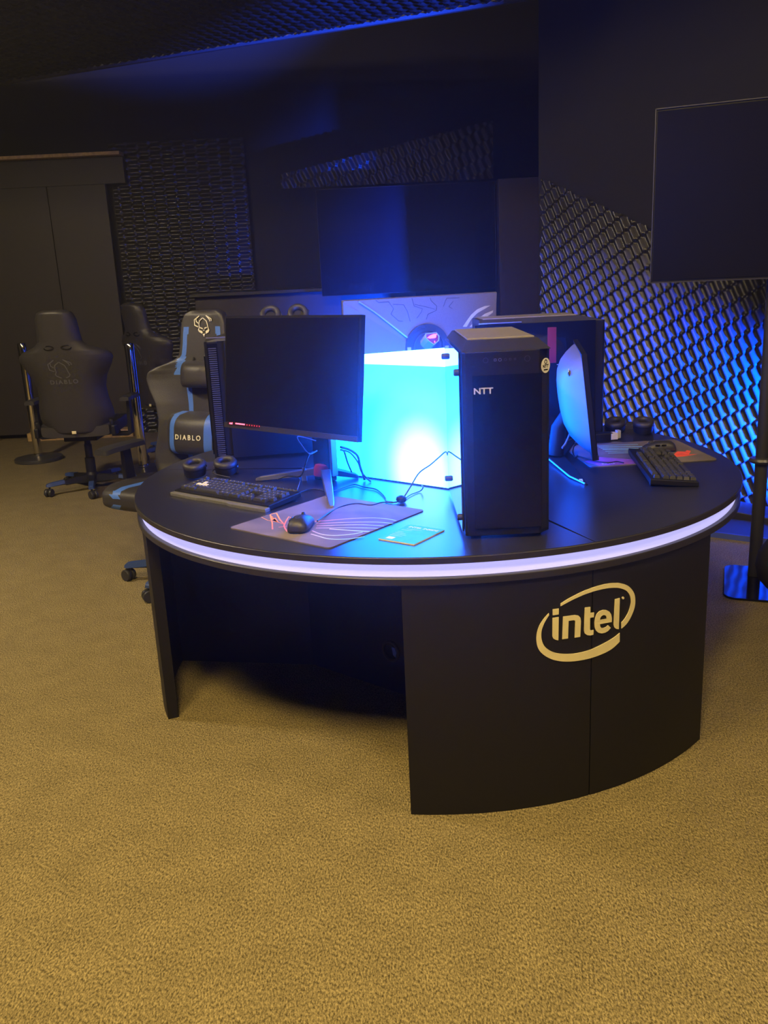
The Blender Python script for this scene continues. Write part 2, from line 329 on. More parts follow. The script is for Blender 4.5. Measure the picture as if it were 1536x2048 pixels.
CABLES={'kb':[(-0.300,2.789,0.754),(-0.276,2.837,0.754),(-0.247,2.870,0.754),(-0.220,2.870,0.754),(-0.173,2.822,0.754),(-0.136,2.870,0.754),(-0.097,2.910,0.754),(-0.062,2.866,0.754),(-0.025,2.831,0.754),(-0.005,2.767,0.754),(0.007,2.703,0.754),(0.009,2.663,0.754),(0.028,2.649,0.754)],
'mouse':[(-0.193,2.431,0.765),(-0.157,2.581,0.754),(-0.120,2.635,0.754),(-0.082,2.652,0.754),(-0.039,2.625,0.754),(-0.006,2.650,0.754),(0.028,2.643,0.754),(0.048,2.652,0.754)],
'tower':[(0.056,2.655,0.754),(0.086,2.680,0.791),(0.117,2.710,0.829),(0.154,2.730,0.849),(0.184,2.750,0.868),(0.207,2.765,0.882),(0.213,2.757,0.872)],
'loop':[(0.056,2.650,0.754),(0.086,2.728,0.754),(0.121,2.775,0.754),(0.130,2.756,0.770),(0.127,2.784,0.770)],
'm1':[(-0.137,2.930,0.883),(-0.106,2.950,0.867),(-0.082,2.970,0.841),(-0.075,2.970,0.804),(-0.062,2.975,0.750)],
'm2':[(-0.138,2.930,0.873),(-0.107,2.950,0.858),(-0.082,2.980,0.816),(-0.072,2.980,0.783),(-0.050,2.955,0.760),(-0.040,2.950,0.745)],
'm3':[(-0.137,2.920,0.876),(-0.126,2.930,0.867),(-0.117,2.950,0.824),(-0.106,2.980,0.783)],
'cordA':[(-0.219,2.930,0.908),(-0.277,2.900,0.931),(-0.261,2.880,0.900),(-0.240,2.860,0.879),(-0.226,2.900,0.874),(-0.218,2.930,0.875)],
'cordB':[(-0.218,2.930,0.873),(-0.240,2.900,0.870),(-0.253,2.880,0.845),(-0.268,2.900,0.807),(-0.287,2.930,0.786),(-0.329,2.970,0.782),(-0.364,2.970,0.773)],
'cordC':[(-0.292,3.118,0.754),(-0.298,3.062,0.754),(-0.290,3.006,0.754),(-0.289,2.908,0.754),(-0.289,2.830,0.754)],
'hsA':[(-0.539,3.160,0.800),(-0.588,3.174,0.790),(-0.617,3.121,0.775),(-0.553,3.108,0.756)],
'rp':[(0.704,3.150,0.895),(0.686,3.120,0.859),(0.667,3.100,0.827),(0.649,3.080,0.812)],
'rl':[(0.733,3.211,0.754),(0.720,3.173,0.754),(0.721,3.214,0.754),(0.735,3.296,0.754),(0.758,3.380,0.754),(0.772,3.412,0.754)],
'rm':[(0.729,3.182,0.758),(0.743,3.148,0.758),(0.756,3.115,0.758),(0.775,3.072,0.758),(0.799,3.049,0.758),(0.814,3.045,0.758),(0.841,3.056,0.758),(0.857,3.029,0.758)],
'rmouse':[(0.778,3.442,0.758),(0.809,3.489,0.758),(0.827,3.490,0.758),(0.840,3.468,0.758)]}
ROGSH={'S1':[(0.1828,0.0593),(0.2016,0.0831),(0.2229,0.1077),(0.252,0.1295),(0.2888,0.1415),(0.315,0.1425),(0.2886,0.1298),(0.2517,0.1131),(0.2225,0.0889),(0.201,0.0582)],
'S2':[(0.214,0.0574),(0.2511,0.0872),(0.2882,0.1087),(0.3279,0.1215),(0.3251,0.1113),(0.2879,0.0898),(0.2508,0.0684),(0.2348,0.0561)],
'S3':[(0.2558,0.0577),(0.2877,0.078),(0.3222,0.0972),(0.3167,0.0834),(0.3087,0.0744),(0.3031,0.0581),(0.2873,0.0567),(0.2849,0.0687),(0.2663,0.057)],
'TL':[(-0.3567,0.199),(0.3395,0.1984),(0.0122,-0.0153)],
'logo':[(0.0109,0.0457),(0.0592,0.0482),(0.0714,0.0324),(0.0693,0.0138),(0.0473,-0.0012),(0.0225,0.0169),(0.0104,0.0317)],
'eye':[(0.0168,0.0289),(0.0308,0.0374),(0.0463,0.0425),(0.06,0.0425),(0.0559,0.0264),(0.0431,0.0249),(0.0279,0.0249)],
'body':[(0.0109,0.0457),(-0.009,0.0143),(-0.0066,-0.0164),(0.0646,-0.0212),(0.0617,0.0002),(0.0473,-0.0012),(0.0225,0.0169)],
'c1':[(-0.2078,0.1934),(-0.1938,0.1823),(-0.15,0.1827),(-0.1293,0.153),(-0.1425,0.1323),(-0.1094,0.1016),(-0.0897,0.0991)],
'c2':[(-0.1309,0.1712),(-0.0843,0.1674),(-0.0682,0.1382),(-0.0575,0.0962)],
'c3':[(-0.0462,0.1917),(-0.0375,0.1593),(-0.0006,0.1458),(-0.0061,0.1324),(-0.0271,0.1082)],
'c4':[(0.0361,0.1897),(0.0392,0.1781),(0.0652,0.1537),(0.062,0.1354),(0.0237,0.1215),(0.0154,0.1011)],
'c5':[(-0.0348,0.166),(0.0123,0.1543),(0.0571,0.1403)],
'c6':[(0.1705,0.1828),(0.1117,0.1835),(0.1037,0.1701),(0.0955,0.1498)],
'c7':[(0.142,0.1704),(0.1209,0.1484),(0.136,0.1383)],
'edge':[(-0.2825,0.1906),(-0.2152,0.1442),(-0.1399,0.0828),(-0.0728,0.0278)]}
SKULL={'h1':[(-0.025,0.0372),(-0.0508,0.0209),(-0.0483,-0.0015),(-0.03,-0.0089)],
'h2':[(-0.0267,0.0358),(-0.0417,0.0253),(-0.04,0.0134),(-0.0292,0.006)],
'f1':[(-0.0067,0.0283),(-0.0233,0.0164),(-0.0258,0.003),(-0.0233,-0.0119),(-0.0283,-0.0209),(-0.0233,-0.0283),(-0.0067,-0.0358)],
'f2':[(-0.005,0.0283),(0.015,0.0149),(0.02,0.003),(0.025,-0.0134),(0.03,-0.0238),(0.025,-0.0313),(0.0125,-0.0358)],
'h3':[(0.0117,0.038),(0.0417,0.0238),(0.0433,0.0149)],
'h4':[(0.0133,0.0372),(0.0325,0.0209),(0.035,0.0134)],
'e1':[(-0.0208,-0.0089),(-0.005,-0.0142),(-0.0042,-0.0186),(-0.0167,-0.0156)],
'e2':[(0.0033,-0.0179),(0.005,-0.0119),(0.0192,-0.0089),(0.0167,-0.0142)],
'm':[(-0.005,-0.0209),(0.0008,-0.0223),(0.0075,-0.0201),(0.0017,-0.0261)],
'b':[(-0.0042,-0.0387),(0.0083,-0.0372),(0.0033,-0.0506)],
'k1':[(-0.0242,-0.0209),(-0.0083,-0.0268),(-0.0033,-0.0343),(-0.0167,-0.0298)],
'k2':[(0.0117,-0.0268),(0.0267,-0.0194),(0.025,-0.0283),(0.0133,-0.0343)]}
# ------------------------------------------------------------------ room
f = MB().box((-.2,3.5,-.05),(9.6,14,.1)).build('floor', M['carpet']); struct(f)
c = MB().box((-.2,3.5,4.65),(9.6,14,.1)).build('ceiling', M['ceil']); struct(c)
w = MB().box((-.2,8.95,2.3),(9.6,.1,4.6)).build('wall_back', M['wallblack']); struct(w)
w = MB().box((-5.05,3.5,2.3),(.1,14,4.6)).build('wall_left', M['wallblack']); struct(w)
w = MB().box((4.65,3.5,2.3),(.1,14,4.6)).build('wall_right', M['wallblack']); struct(w)

def wave(P, Q, A, phi, W, H, du, dv, poly=None, kk=5., seam=None):
    """relief tile wall in local xz plane, relief towards -y"""
    mb = MB(); nu = int(W/du); nv = int(H/dv); vs = []; idx = {}; fs = []
    ca, sa = math.cos(phi), math.sin(phi)
    for j in range(nv+1):
        for i in range(nu+1):
            x = i*du; z = j*dv
            u = x*ca+z*sa; v = -x*sa+z*ca
            cv = max(-1, min(1, math.cos(2*pi*v/Q)*kk)); w_ = .5+.5*cv
            def sk(q):
                q = q%1.
                return -math.cos(pi*q/.34) if q < .34 else math.cos(pi*(q-.34)/.66)
            h = A*(w_*sk(u/P)+(1-w_)*sk(u/P+.5))
            if seam:
                for s in seam:
                    if abs(v-s) < dv*.8: h = A*.9*-1
            vs.append((x, -h, z))
    n = nu+1
    for j in range(nv):
        for i in range(nu):
            if poly and not poly((i+.5)*du, (j+.5)*dv): continue
            fs.append((j*n+i, j*n+i+1, (j+1)*n+i+1, (j+1)*n+i))
    used = sorted({k for q in fs for k in q}); mp = {k: t for t, k in enumerate(used)}
    mb.add([vs[k] for k in used], [tuple(mp[k] for k in q) for q in fs])
    return mb
# right textured wall
ax = math.atan2(-.814,.581)
LOFF = .0
p0 = Vector((1.17,6.30,0)); 
def keep(x, z):
    return z < 2.02-(x-.0)*.42+max(0,(x-.95))*.75  # relief stops on this slant, shaped to stand for a shadow edge
mb = wave(.0634,.190,.012,R(28.5),2.9,2.9,.0065,.0075,poly=keep)
o = mb.build('wall_1', M['wave'], smooth=True); o.location = p0; o.rotation_euler = (0,0,ax); struct(o)
o = MB().box((1.45,.11,2.3),(3.0,.16,4.6)).build('wall_2', M['wallblack']); o.location = p0; o.rotation_euler = (0,0,ax); struct(o)
# plinth under it
o = MB().box((1.75,-.14,.03),(2.3,.22,.06)).build('baseboard_right', M['edge'], bevel=.004); o.location = p0; o.rotation_euler = (0,0,ax); struct(o)
# low platform, blue light painted into its edge strip
t = thing('low_platform','low flat black platform at the foot of the textured wall, its near edge shining blue','platform',(1.86,4.375,0),R(-36))
MB().box((.10,.17,.014),(.8,.30,.028)).build('deck', M['plastic_soft'], t, bevel=.003)
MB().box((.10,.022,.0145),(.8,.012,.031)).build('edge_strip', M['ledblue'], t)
# back wall left : dark door panels
x0 = -3.02
o = MB().box((-4.0,8.80,1.22),(1.95,.06,2.34)).build('wall_panel', M['wallpanel'], bevel=.004); tag(o,'tall dark brown panel on the back wall, nearer the side wall','wall panel','dark brown wall panels')
o = MB().box((-2.745,8.80,1.22),(.55,.06,2.34)).build('wall_panel', M['wallpanel'], bevel=.004); tag(o,'narrow dark brown panel beside the dimpled black wall section','wall panel','dark brown wall panels')
o = MB().box((-3.65,8.80,2.50),(2.75,.08,.24)).build('trim_1', M['wallpanel'], bevel=.004); struct(o)
o = MB().box((-3.65,8.74,2.635),(2.75,.16,.03)).build('trim_2', M['wood'], bevel=.002); struct(o)
o = MB().box((-2.98,8.70,.04),(1.05,.14,.08)).build('baseboard_back', M['wood'], bevel=.003); struct(o)
o = MB().box((-3.98,8.46,.14),(.30,.6,.28)).build('wooden_plinth', M['wood'], bevel=.004); tag(o,'pale wooden block at the foot of the back wall, mostly outside the picture','block')
# back textured facets
mb = wave(.072,.217,.010,R(90),1.28,2.75,.0135,.0072); o = mb.build('wall_3', M['wave'], smooth=True); o.location = (-2.42,8.84,.0); struct(o)
mb = wave(.072,.217,.010,R(25),1.95,.62,.009,.012,poly=lambda x,z: z < .12+x*.19 if x<1.9 else False); o = mb.build('wall_4', M['wave'], smooth=True); o.location = (-.78,8.3,2.22); struct(o)
# dark column behind the textured wall
o = MB().box((1.29,7.85,1.08),(.42,.3,2.16)).build('partition', M['wallpanel'], bevel=.003); tag(o,'dark narrow partition standing where the back wall meets the textured side wall','partition')
# large screen on back wall
def screen(name, label, w, h, z, loc, rz, cat='screen', th=.05, frame=M['plastic'], panel=M['tvblack'], bez=.012):
    t = thing(name, label, cat, loc, rz)
    MB().box((0,th/2,z),(w,th,h)).build('housing', frame, t, bevel=.004)
    MB().box((0,-.002,z),(w-2*bez,.006,h-2*bez)).build('screen_panel', panel, t)
    for s in (-1,1): MB().box((0,-.003,z+s*(h/2-.003)),(w,.010,.005)).build('bezel', M['plastic'], t)
    for s in (-1,1): MB().box((s*(w/2-.003),-.003,z),(.005,.010,h)).build('bezel', M['plastic'], t)
    return t
t = screen('wall_screen','huge black wall screen hanging far behind the light box',1.52,.88,1.72,(.31,7.86,0),R(-1),'screen',frame=M['plastic'],bez=.005)
MB().box((0,.45,1.72),(.5,.85,.4)).build('wall_bracket', M['plastic_soft'], t)
t = thing('counter','long low black counter unit running along under the wall screen','counter',(-.62,8.22,0),0)
MB().box((0,.15,.66),(2.0,.4,1.32)).build('body', M['wallpanel'], t, bevel=.004)
MB().box((0,.12,1.335),(2.06,.5,.03)).build('top_board', M['laminate'], t, bevel=.003)
# hanging ceiling facet with relief, edge lit blue
ang = math.atan2(6.55-8.45, 1.35+3.3); Lc = math.hypot(4.65,1.9)
mb = wave(.09,.24,.012,R(15),Lc+.6,3.4,.022,.022)
o = mb.build('ceiling_facet', M['wave'], smooth=True)
o.rotation_euler = Matrix.Identity(3).to_euler(); 
o.matrix_world = T((-3.3,8.45,3.22)) @ RZ(ang) @ RX(R(90+3)); struct(o); o.name = 'ceiling_2'
o = MB().box((Lc/2,.02,.05),(Lc+.6,.03,.10)).build('trim_3', mat('edge_trim',(.09,.09,.10),.5,var=.05)); o.matrix_world = T((-3.3,8.47,3.2)) @ RZ(ang); struct(o)

# ------------------------------------------------------------------ table
tb = thing('round_gaming_table','big round black gaming table with a glowing band round its rim','table',(CX,CY,0))
def arcring(mb, r0, r1, z0, z1, a0, a1, n, ch=0.):
    rings = []
    for k in range(n+1):
        a = a0+(a1-a0)*k/n; c, s = math.cos(a), math.sin(a)
        pr = [(r0,z0),(r1-ch,z0),(r1,z0+ch),(r1,z1-ch),(r1-ch,z1),(r0,z1)]
        rings.append([(r*c, r*s, z) for r, z in pr])
    return mb.loft(rings)
for k in range(3):
    a0 = SP[k]; a1 = a0+2*pi/3; g = .0012
    poly = [(.02*math.cos((a0+a1)/2), .02*math.sin((a0+a1)/2))]
    poly += [((TR-.003)*math.cos(a0+g+(a1-a0-2*g)*i/72), (TR-.003)*math.sin(a0+g+(a1-a0-2*g)*i/72)) for i in range(73)]
    mb = MB(); mb.flat(poly, TZ-.019, TZ)
    o = mb.build('table_top', M['laminate'], tb, bevel=.0012)
mb = MB(); arcring(mb, TR-.012, TR, TZ-.019, TZ-.0012, 0, 2*pi, 240, .0015); mb.build('edge_band', M['edge'], tb, smooth=True, auto=30)
mb = MB(); arcring(mb, TR-.05, TR-.018, .693, TZ-.0195, 0, 2*pi, 240); mb.build('glowing_band', M['led'], tb, smooth=True, auto=30)
mb = MB(); arcring(mb, TR-.10, TR-.003, .673, .693, 0, 2*pi, 240, .002); mb.build('lower_ring', M['edge'], tb, smooth=True, auto=30)
mb = MB(); mb.lathe([(TR-.07,.674),(TR-.07,.690)], 96); mb.build('underside_board', M['laminate_side'], tb)
RP = 1.048
for k, (a0, a1) in enumerate(((R(-98.2),R(-70.3)),(R(-70.1),R(-43.2)),(R(22.3),R(49.7)),(R(49.9),R(77.3)),(R(142.3),R(169.7)),(R(169.9),R(203.8)))):
    mb = MB(); arcring(mb, RP-.036, RP, 0, .673, a0, a1, 28, .001); mb.build('curved_panel', M['laminate_side'], tb, smooth=True, auto=30)
poly = []
rho, hw = .472, .12
for k in range(3):
    a = SP[k]; c, s = math.cos(a), math.sin(a)
    for r_, o_ in ((rho,-hw),(1.013,-hw),(1.013,hw),(rho,hw)): poly.append((r_*c-o_*s, r_*s+o_*c))
mb = MB(); mb.flat(poly, .0, .672); mb.build('inner_panels', M['laminate_side'], tb)
# cable hole
u = Vector((math.cos(ST[0]), math.sin(ST[0]), 0)); tn = Vector((-u.y, u.x, 0)) ; tn = Vector((math.cos(R(-40.2)), math.sin(R(-40.2)), 0))
mxh = T(u*.340+tn*.048+Vector((0,0,.156)))@Matrix(((tn.x,0,u.x,0),(tn.y,0,u.y,0),(0,1,0,0),(0,0,0,1)))
mb = MB(); n = 32
prof = [(.030,.000),(.030,.006),(.037,.007),(.040,.003),(.040,-.002)]
mb.loft([[(r_*math.cos(2*pi*k/n), r_*math.sin(2*pi*k/n), z) for k in range(n)] for r_, z in prof], cap=False, mx=mxh); mb.build('cable_grommet', M['plastic_soft'], tb, smooth=True)
mb = MB(); mb.lathe([(.030,.0004),(.030,.0012)], 32, mx=mxh); mb.build('grommet_opening', M['gloss'], tb)
mb = MB(); mb.flat([(.006,.018),(.020,.016),(.027,.0),(.022,-.018),(.012,-.012)], .0012,.004, mx=mxh); mb.build('blue_plug', mat('blue_plug',(.10,.20,.9),.4,var=.1), tb)
# logo on the curved panel, from its outline on the panel's surface (arc length, height)
def oncyl(mb, th=.0022):
    out = []
    for x, y, z in mb.v:
        a = x/1.049; r_ = RP+z
        out.append((r_*math.cos(a), r_*math.sin(a), y))
    mb.v = out
def resample(pts, n):
    P = [Vector(p) for p in pts]; L = [0]
    for a, b in zip(P, P[1:]): L.append(L[-1]+(b-a).length)
    out = []
    for k in range(n+1):
        s_ = L[-1]*k/n; i = max(j for j in range(len(L)) if L[j] <= s_+1e-9); i = min(i, len(P)-2)
        out.append(P[i].lerp(P[i+1], (s_-L[i])/(L[i+1]-L[i])))
    return out
mb = MB()
for k in 'AB':
    O = resample([(*p,0) for p in LOGO[k+'_out']], 90); I = resample([(*p,0) for p in LOGO[k+'_in']], 90)
    O = [Vector(p) for p in smoothpts([O[i] for i in range(0,91,3)],3)]; I = [Vector(p) for p in smoothpts([I[i] for i in range(0,91,3)],3)]
    rings = [[(o.x,o.y,.0002),(o.x,o.y,.0022),(i.x,i.y,.0022),(i.x,i.y,.0002)] for o, i in zip(O, I)]
    mb.loft(rings)
oncyl(mb); mb.build('logo_ring', M['logo'], tb)
mb = MB()
for k in ('dot','i','n','t','l','r'): mb.flat(LOGO[k], .0006,.0024)
mb.flat(LOGO['e'], .0006,.0024, holes=[LOGO['e_hole']])
oncyl(mb); mb.build('logo_lettering', M['logo'], tb)

# ------------------------------------------------------------------ light box
lb = thing('light_box','glowing cyan and white light box in the middle of the round table','light box',(CX,CY,TZ))
def tri(inr, cut):
    p = []
    for k in range(3):
        a = SP[k]; c, s = math.cos(a), math.sin(a); hw_ = (2*inr-cut)*math.tan(R(30))
        for w_ in (-hw_, hw_): p.append((cut*c-w_*s, cut*s+w_*c))
    return p
P6 = tri(.25,.40)
mb = MB(); mb.flat(tri(.254,.405),.0,.004); mb.build('base_frame', M['plastic'], lb)
n = 6
mb = MB(); mb.add([(x,y,.004) for x,y in P6]+[(x,y,.400) for x,y in P6], [(i,(i+1)%n,(i+1)%n+n,i+n) for i in range(n)]); mb.build('side_diffuser', M['box_side'], lb)
mb = MB(); mb.flat(P6,.400,.406); mb.build('top_diffuser', M['box_top'], lb)

# ------------------------------------------------------------------ towers (local: front faces -y, front-left bottom corner at origin)
def tower(name, label, loc, rz, W, D, H, kind):
    t = thing(name, label, 'computer', loc, rz, 'computer towers on the round table')
    ch = .018
    mb = MB(); mb.box((W/2,D/2+.01,H/2+.008),(W-.01,D-.02,H-.03)); mb.build('chassis', M['plastic'], t, bevel=.004)
    for x in (.03,W-.03):
        for y in (.05,D-.05): MB().lathe([(.014,0),(.014,.010)],12,c=(x,y)).build('foot', M['rubber'], t)
    # front frame with chamfered sides
    mb = MB(); cr = .030 if kind == 'tall' else .012
    pl = [(0,.008),(.008,0),(W-cr,0),(W,cr),(W,.05),(0,.05)]
    mb.prism(pl,.010,H-.012); mb.build('front_frame', M['plastic'], t, bevel=.002)
    MB().box((W/2,-.0025,H*.46),(W-.05,.006,H*.80)).build('front_glass', M['glass_front'], t, bevel=.001)
    # mesh strips on the chamfers
    if kind == 'tall':
        for s in (1,):
            MB().box((0,0,H*.47),(.036,.002,H*.86),T((W-.0147,.0147,0))@RZ(R(45))).build('mesh_strip', M['mesh'], t)
    else:
        mb = MB()
        for k in range(52): mb.box((W*.0+.0,0,0),(.0,.0,.0)) if False else mb.box((W+.002,.030,.03+k*(H-.06)/52),(.004,.030,.0042))
        mb.build('vent_slats', M['dark_metal'], t)
        MB().box((W+.0005,.030,H/2),(.002,.040,H-.04)).build('vent_recess', M['gloss'], t)
    # top: bevelled shroud and raised plate
    mb = MB(); z0 = H-.012
    a = [(0,.0,z0),(W,.0,z0),(W,D,z0),(0,D,z0)]; b = [(.018,.10,H+.010),(W-.018,.10,H+.010),(W-.018,D,H+.010),(.018,D,H+.010)]
    mb.loft([a,b]); mb.build('top_shroud', M['plastic_soft'], t, bevel=.002)
    MB().box((W/2,(.104+D-.01)/2,H+.0115),(W-.05,D-.125,.005)).build('top_plate', M['top_metal'], t, bevel=.001)
    return t
def screws(t, x, ys, zs, s=1):
    for y in ys:
        for z in zs:
            mb = MB(); mb.lathe([(.009,0),(.009,.010),(.007,.013)],16, mx=T((x,y,z))@RY(-s*pi/2)); mb.build('thumb_screw', M['plastic_soft'], t, smooth=True, auto=30)
# NTT tower
W1, D1, H1 = .226, .53, .505
tn1 = tower('computer_tower','tall black computer tower lettered NTT on its front, on the near side of the table',(.214,2.224,TZ),R(-.5),W1,D1,H1,'tall')
MB().box((-.004,D1/2+.012,H1/2+.002),(.005,D1-.03,H1-.03)).build('side_glass', M['glass_side'], tn1, bevel=.001)
screws(tn1,-.006,(.035,D1-.035),(.055,H1-.065))
mb = MB(); text(mb,'NTT',.022,T((.052,-.0062,H1*.46+H1*.40-.040))@FRONT,.0004,.0006,1.15); mb.build('front_lettering', mat('grey_lettering',(.45,.45,.55),.5,var=.03), tn1)
for k,(nm,x,r_) in enumerate((('power_button',.060,.0062),('usb_port',.084,.0036),('audio_port',.096,.0036),('audio_port',.110,.003),('usb_port',.122,.003),('usb_port',.134,.0030),('reset_button',.165,.0068))):
    n = 4 if nm == 'usb_port' else 20
    MB().stroke([(x+r_*math.cos(2*pi*i/n+pi/4), H1-.034+r_*math.sin(2*pi*i/n+pi/4)) for i in range(n)], .0009, .0,.0006, mx=T((0,-.0002,0))@FRONT, closed=True).build(nm, M['silver'] if k in (1,2) else M['dark_metal'], tn1)
mb = MB(); 
mxs = T((W1-.0140,.0140,H1-.055))@RZ(R(45))@T((0,-.0016,0))@FRONT
mb.lathe([(.019,0),(.019,.0006)],32,mx=mxs@Matrix.Diagonal((1,1,1,1))); st = mb.build('round_sticker', M['white'], tn1)
mb = MB(); text(mb,'NTT',.011,mxs@T((-.002,-.002,.0009)),.0001,.0004); text(mb,'PL',.005,mxs@T((.011,.001,.0009)),.0001)
mb.stroke([(.005*math.cos(i*pi/5),.0095+.005*math.sin(i*pi/5)) for i in range(10)],.0022,.0006,.0010,mx=mxs,closed=True); mb.box((0,-.0105,.0008),(.017,.003,.0004),mxs)
mb.build('sticker_print', M['gloss'], st)
# tower beyond monitor A (front points away to the side, long side to camera)
W2, D2, H2 = .22, .50, .485
tn2 = tower('computer_tower','black computer tower with slotted edge standing behind the blank blue-lit monitor',(-.69,3.64,TZ),R(-82.5),W2,D2,H2,'slot')
MB().box((W2+.001,D2/2+.03,H2/2),(.004,D2-.09,H2-.03)).build('side_panel', M['plastic'], tn2, bevel=.001)
MB().box((W2-.012,.11,H2+.002),(.01,.20,.004)).build('top_trim', M['silver'], tn2)
# tower behind, glass side to camera
W3, D3, H3 = .22, .50, .49
tn3 = tower('computer_tower','dark computer tower with red-lit inside and warning triangle, beyond the NTT tower',(.912,3.53,TZ),R(92),W3,D3,H3,'plain2')
bpy.context.view_layer.update()
MB().box((-.003,D3/2+.03,H3/2),(.005,D3-.02,H3-.02)).build('side_glass', M['glass_front'], tn3, bevel=.001)
screws(tn3,-.005,(D3-.02,),(H3-.035,))
MB().box((-.002,D3-.08,H3-.004),(.004,.17,.004)).build('top_rail', M['silver'], tn3)
mxg = T((-.0065,.29,H3-.085))@RZ(-pi/2)@FRONT
mb = MB(); mb.flat([(-.014,-.012),(.014,-.012),(.002,.022),(-.002,.022)],0,.0008,mx=mxg); wt = mb.build('warning_sticker', M['white'], tn3)
mb = MB(); mb.box((0,.003,.0012),(.0025,.016,.0006),mxg); mb.box((0,-.008,.0012),(.003,.003,.0006),mxg); mb.build('warning_mark', M['gloss'], wt)
mb = MB(); mb.box((-.0065,.215,H3-.10),(.001,.035,.14)); RG = mat('dim_red_glow',(.1,.01,.02),.4,emis=(.5,.01,.04),es=.12,var=.2,bscale=14); mb.build('inner_glow', RG, tn3); MB().box((-.0065,.14,.20),(.001,.03,.006)).build('inner_glow', RG, tn3)
mb = MB(); text(mb,'CE PC',.018,T((-.0068,.185,.295))@RZ(-pi/2)@FRONT,.0002,.0003,1.,'LEFT')
mb.box((-.0068,.165,.312),(.0005,.06,.002)); mb.box((-.0068,.165,.278),(.0005,.06,.003)); mb.build('card_lettering', M['pale'], tn3)
mb = MB(); mb.lathe([(.001,0),(.017,.004),(.020,.008),(.016,.012),(.001,.014)],24,mx=T((-.006,.168,.245))@RY(-pi/2)); mb.build('pump_cap', M['dark_metal'], tn3, smooth=True)

# ------------------------------------------------------------------ monitors (local: panel faces -y; z=0 table)
def panel(t, w, h, zc, tilt, yoff, xoff=0., bez=.008, curve=.0, chin=.018):
    mx = T((xoff,yoff,zc))@RX(-tilt)
    n = 24
    def yc_(x): return -curve*(1-(2*x/w)**2)*-1
    def slab(x0,x1,z0,z1,y0,y1,name,m,bv=.0015):
        mb = MB(mx); rings = []
        for i in range(n+1):
            x = x0+(x1-x0)*i/n; c_ = yc_(x)
            rings.append([(x,y0+c_,z0),(x,y1+c_,z0),(x,y1+c_,z1),(x,y0+c_,z1)])
        mb.loft(rings); return mb.build(name, m, t, smooth=True, auto=30)
    slab(-w/2,w/2,-h/2,h/2,.003,.020,'housing',M['plastic'])
    slab(-w/2+bez,w/2-bez,-h/2+chin,h/2-bez,.000,.003,'screen_panel',M['panel'])
    slab(-w/2,w/2,-h/2,-h/2+chin-.001,-.0015,.003,'chin',M['plastic_soft'])
    return mx
def bulge(t, mx, w, h, d, m, name='back_shell', curve=.0, y0=.020, zo=0.):
    rings = []; n = 36
    for k, (s, e) in enumerate(((1,0),(.97,.12),(.86,.42),(.72,.70),(.52,.90),(.30,.98),(.12,1.))):
        ring = []
        for i in range(n):
            a = 2*pi*i/n; p = 6-4*(1-s)
            c_, s_ = math.cos(a), math.sin(a)
            x = w/2*s*math.copysign(abs(c_)**(2/p), c_); z = h/2*s*math.copysign(abs(s_)**(2/p), s_)+zo*(1-s)
            ring.append((x, y0+d*e+curve*(2*x/w)**2, z))
        rings.append(ring)
    return MB(mx).loft(rings).build(name, m, t, smooth=True, auto=50)
# monitor A
monA = thing('computer_monitor','blank dark monitor on a tripod stand with red ring, facing the keyboard','monitor',(-.177,3.045,TZ),R(-41.5),'monitors on the round table')
mx = panel(monA,.622,.374,.396,R(6.8),-.2525,.076)
bulge(monA,mx,.625,.364,.05,M['monback'])
mb = MB(mx); mb.box((-.21,-.0022,-.172),(.165,.0012,.0105)); osd = mb.build('red_label_strip', mat('dark_red_strip',(.03,.01,.02),.3,var=.1), monA)
mb = MB(mx); text(mb,'msi',.010,T((-.273,-.0032,-.1715))@FRONT,.0002,.0004,1.2); mb.box((-.225,-.0032,-.1707),(.048,.0006,.0042)); mb.build('red_lettering', M['red_lit2'], osd)
mb = MB(mx)
for k in range(6): mb.lathe([(.0022,0),(.0022,.0006)],6,mx=T((-.190+k*.0125,-.0028,-.1715))@FRONT)
mb.build('menu_icons', M['red_lit'], osd)
mb = MB(); mb.box((0,-.035,.17),(.082,.035,.34)); mb.build('stand_column', M['plastic'], monA, bevel=.006)
mb = MB(); mb.box((.044,-.035,.17),(.012,.028,.30)); mb.build('column_trim', mat('column_side_trim',(.22,.24,.27),.35,.3,var=.04), monA, bevel=.002)
mb = MB(); mb.box((0.03,-.12,.37),(.15,.19,.08)); mb.build('arm_head', M['plastic'], monA, bevel=.006)
mb = MB(); mb.lathe([(.040,.020),(.042,.024),(.040,.045),(.034,.058),(.020,.062)],32,c=(0,-.035)); mb.build('red_ring', M['red'], monA, smooth=True, auto=40)
def foot(t, tip, z1=.022, wid=.032):
    mb = MB(); tip = Vector(tip); o = Vector((0,-.035,0)); d = (tip-o); L_ = d.length; a = math.atan2(d.y,d.x)
    rings = []
    for s_, z, w_, h_ in ((.0,.036,.036,.028),(.25,.030,wid,.022),(.6,.020,wid*.85,.018),(.92,.010,wid*.6,.014),(1.,.006,wid*.4,.008)):
        x = L_*s_; rings.append([(x,-w_/2,z-h_/2),(x,w_/2,z-h_/2),(x,w_/2,z+h_/2),(x,-w_/2,z+h_/2)])
    mb.loft(rings, mx=T(o)@RZ(a)); return mb.build('foot', M['silver'], t, bevel=.002)
def toA(p):
    return Matrix.Rotation(R(41.5),3,'Z')@(Vector((p[0],p[1],0))-Vector((-.177,3.045,0)))
foot(monA, toA((-.16,2.617))); foot(monA, toA((-.452,3.057))); f3 = foot(monA, toA((-.085,3.028)),wid=.05); f3.data.materials.clear(); f3.data.materials.append(M['plastic'])
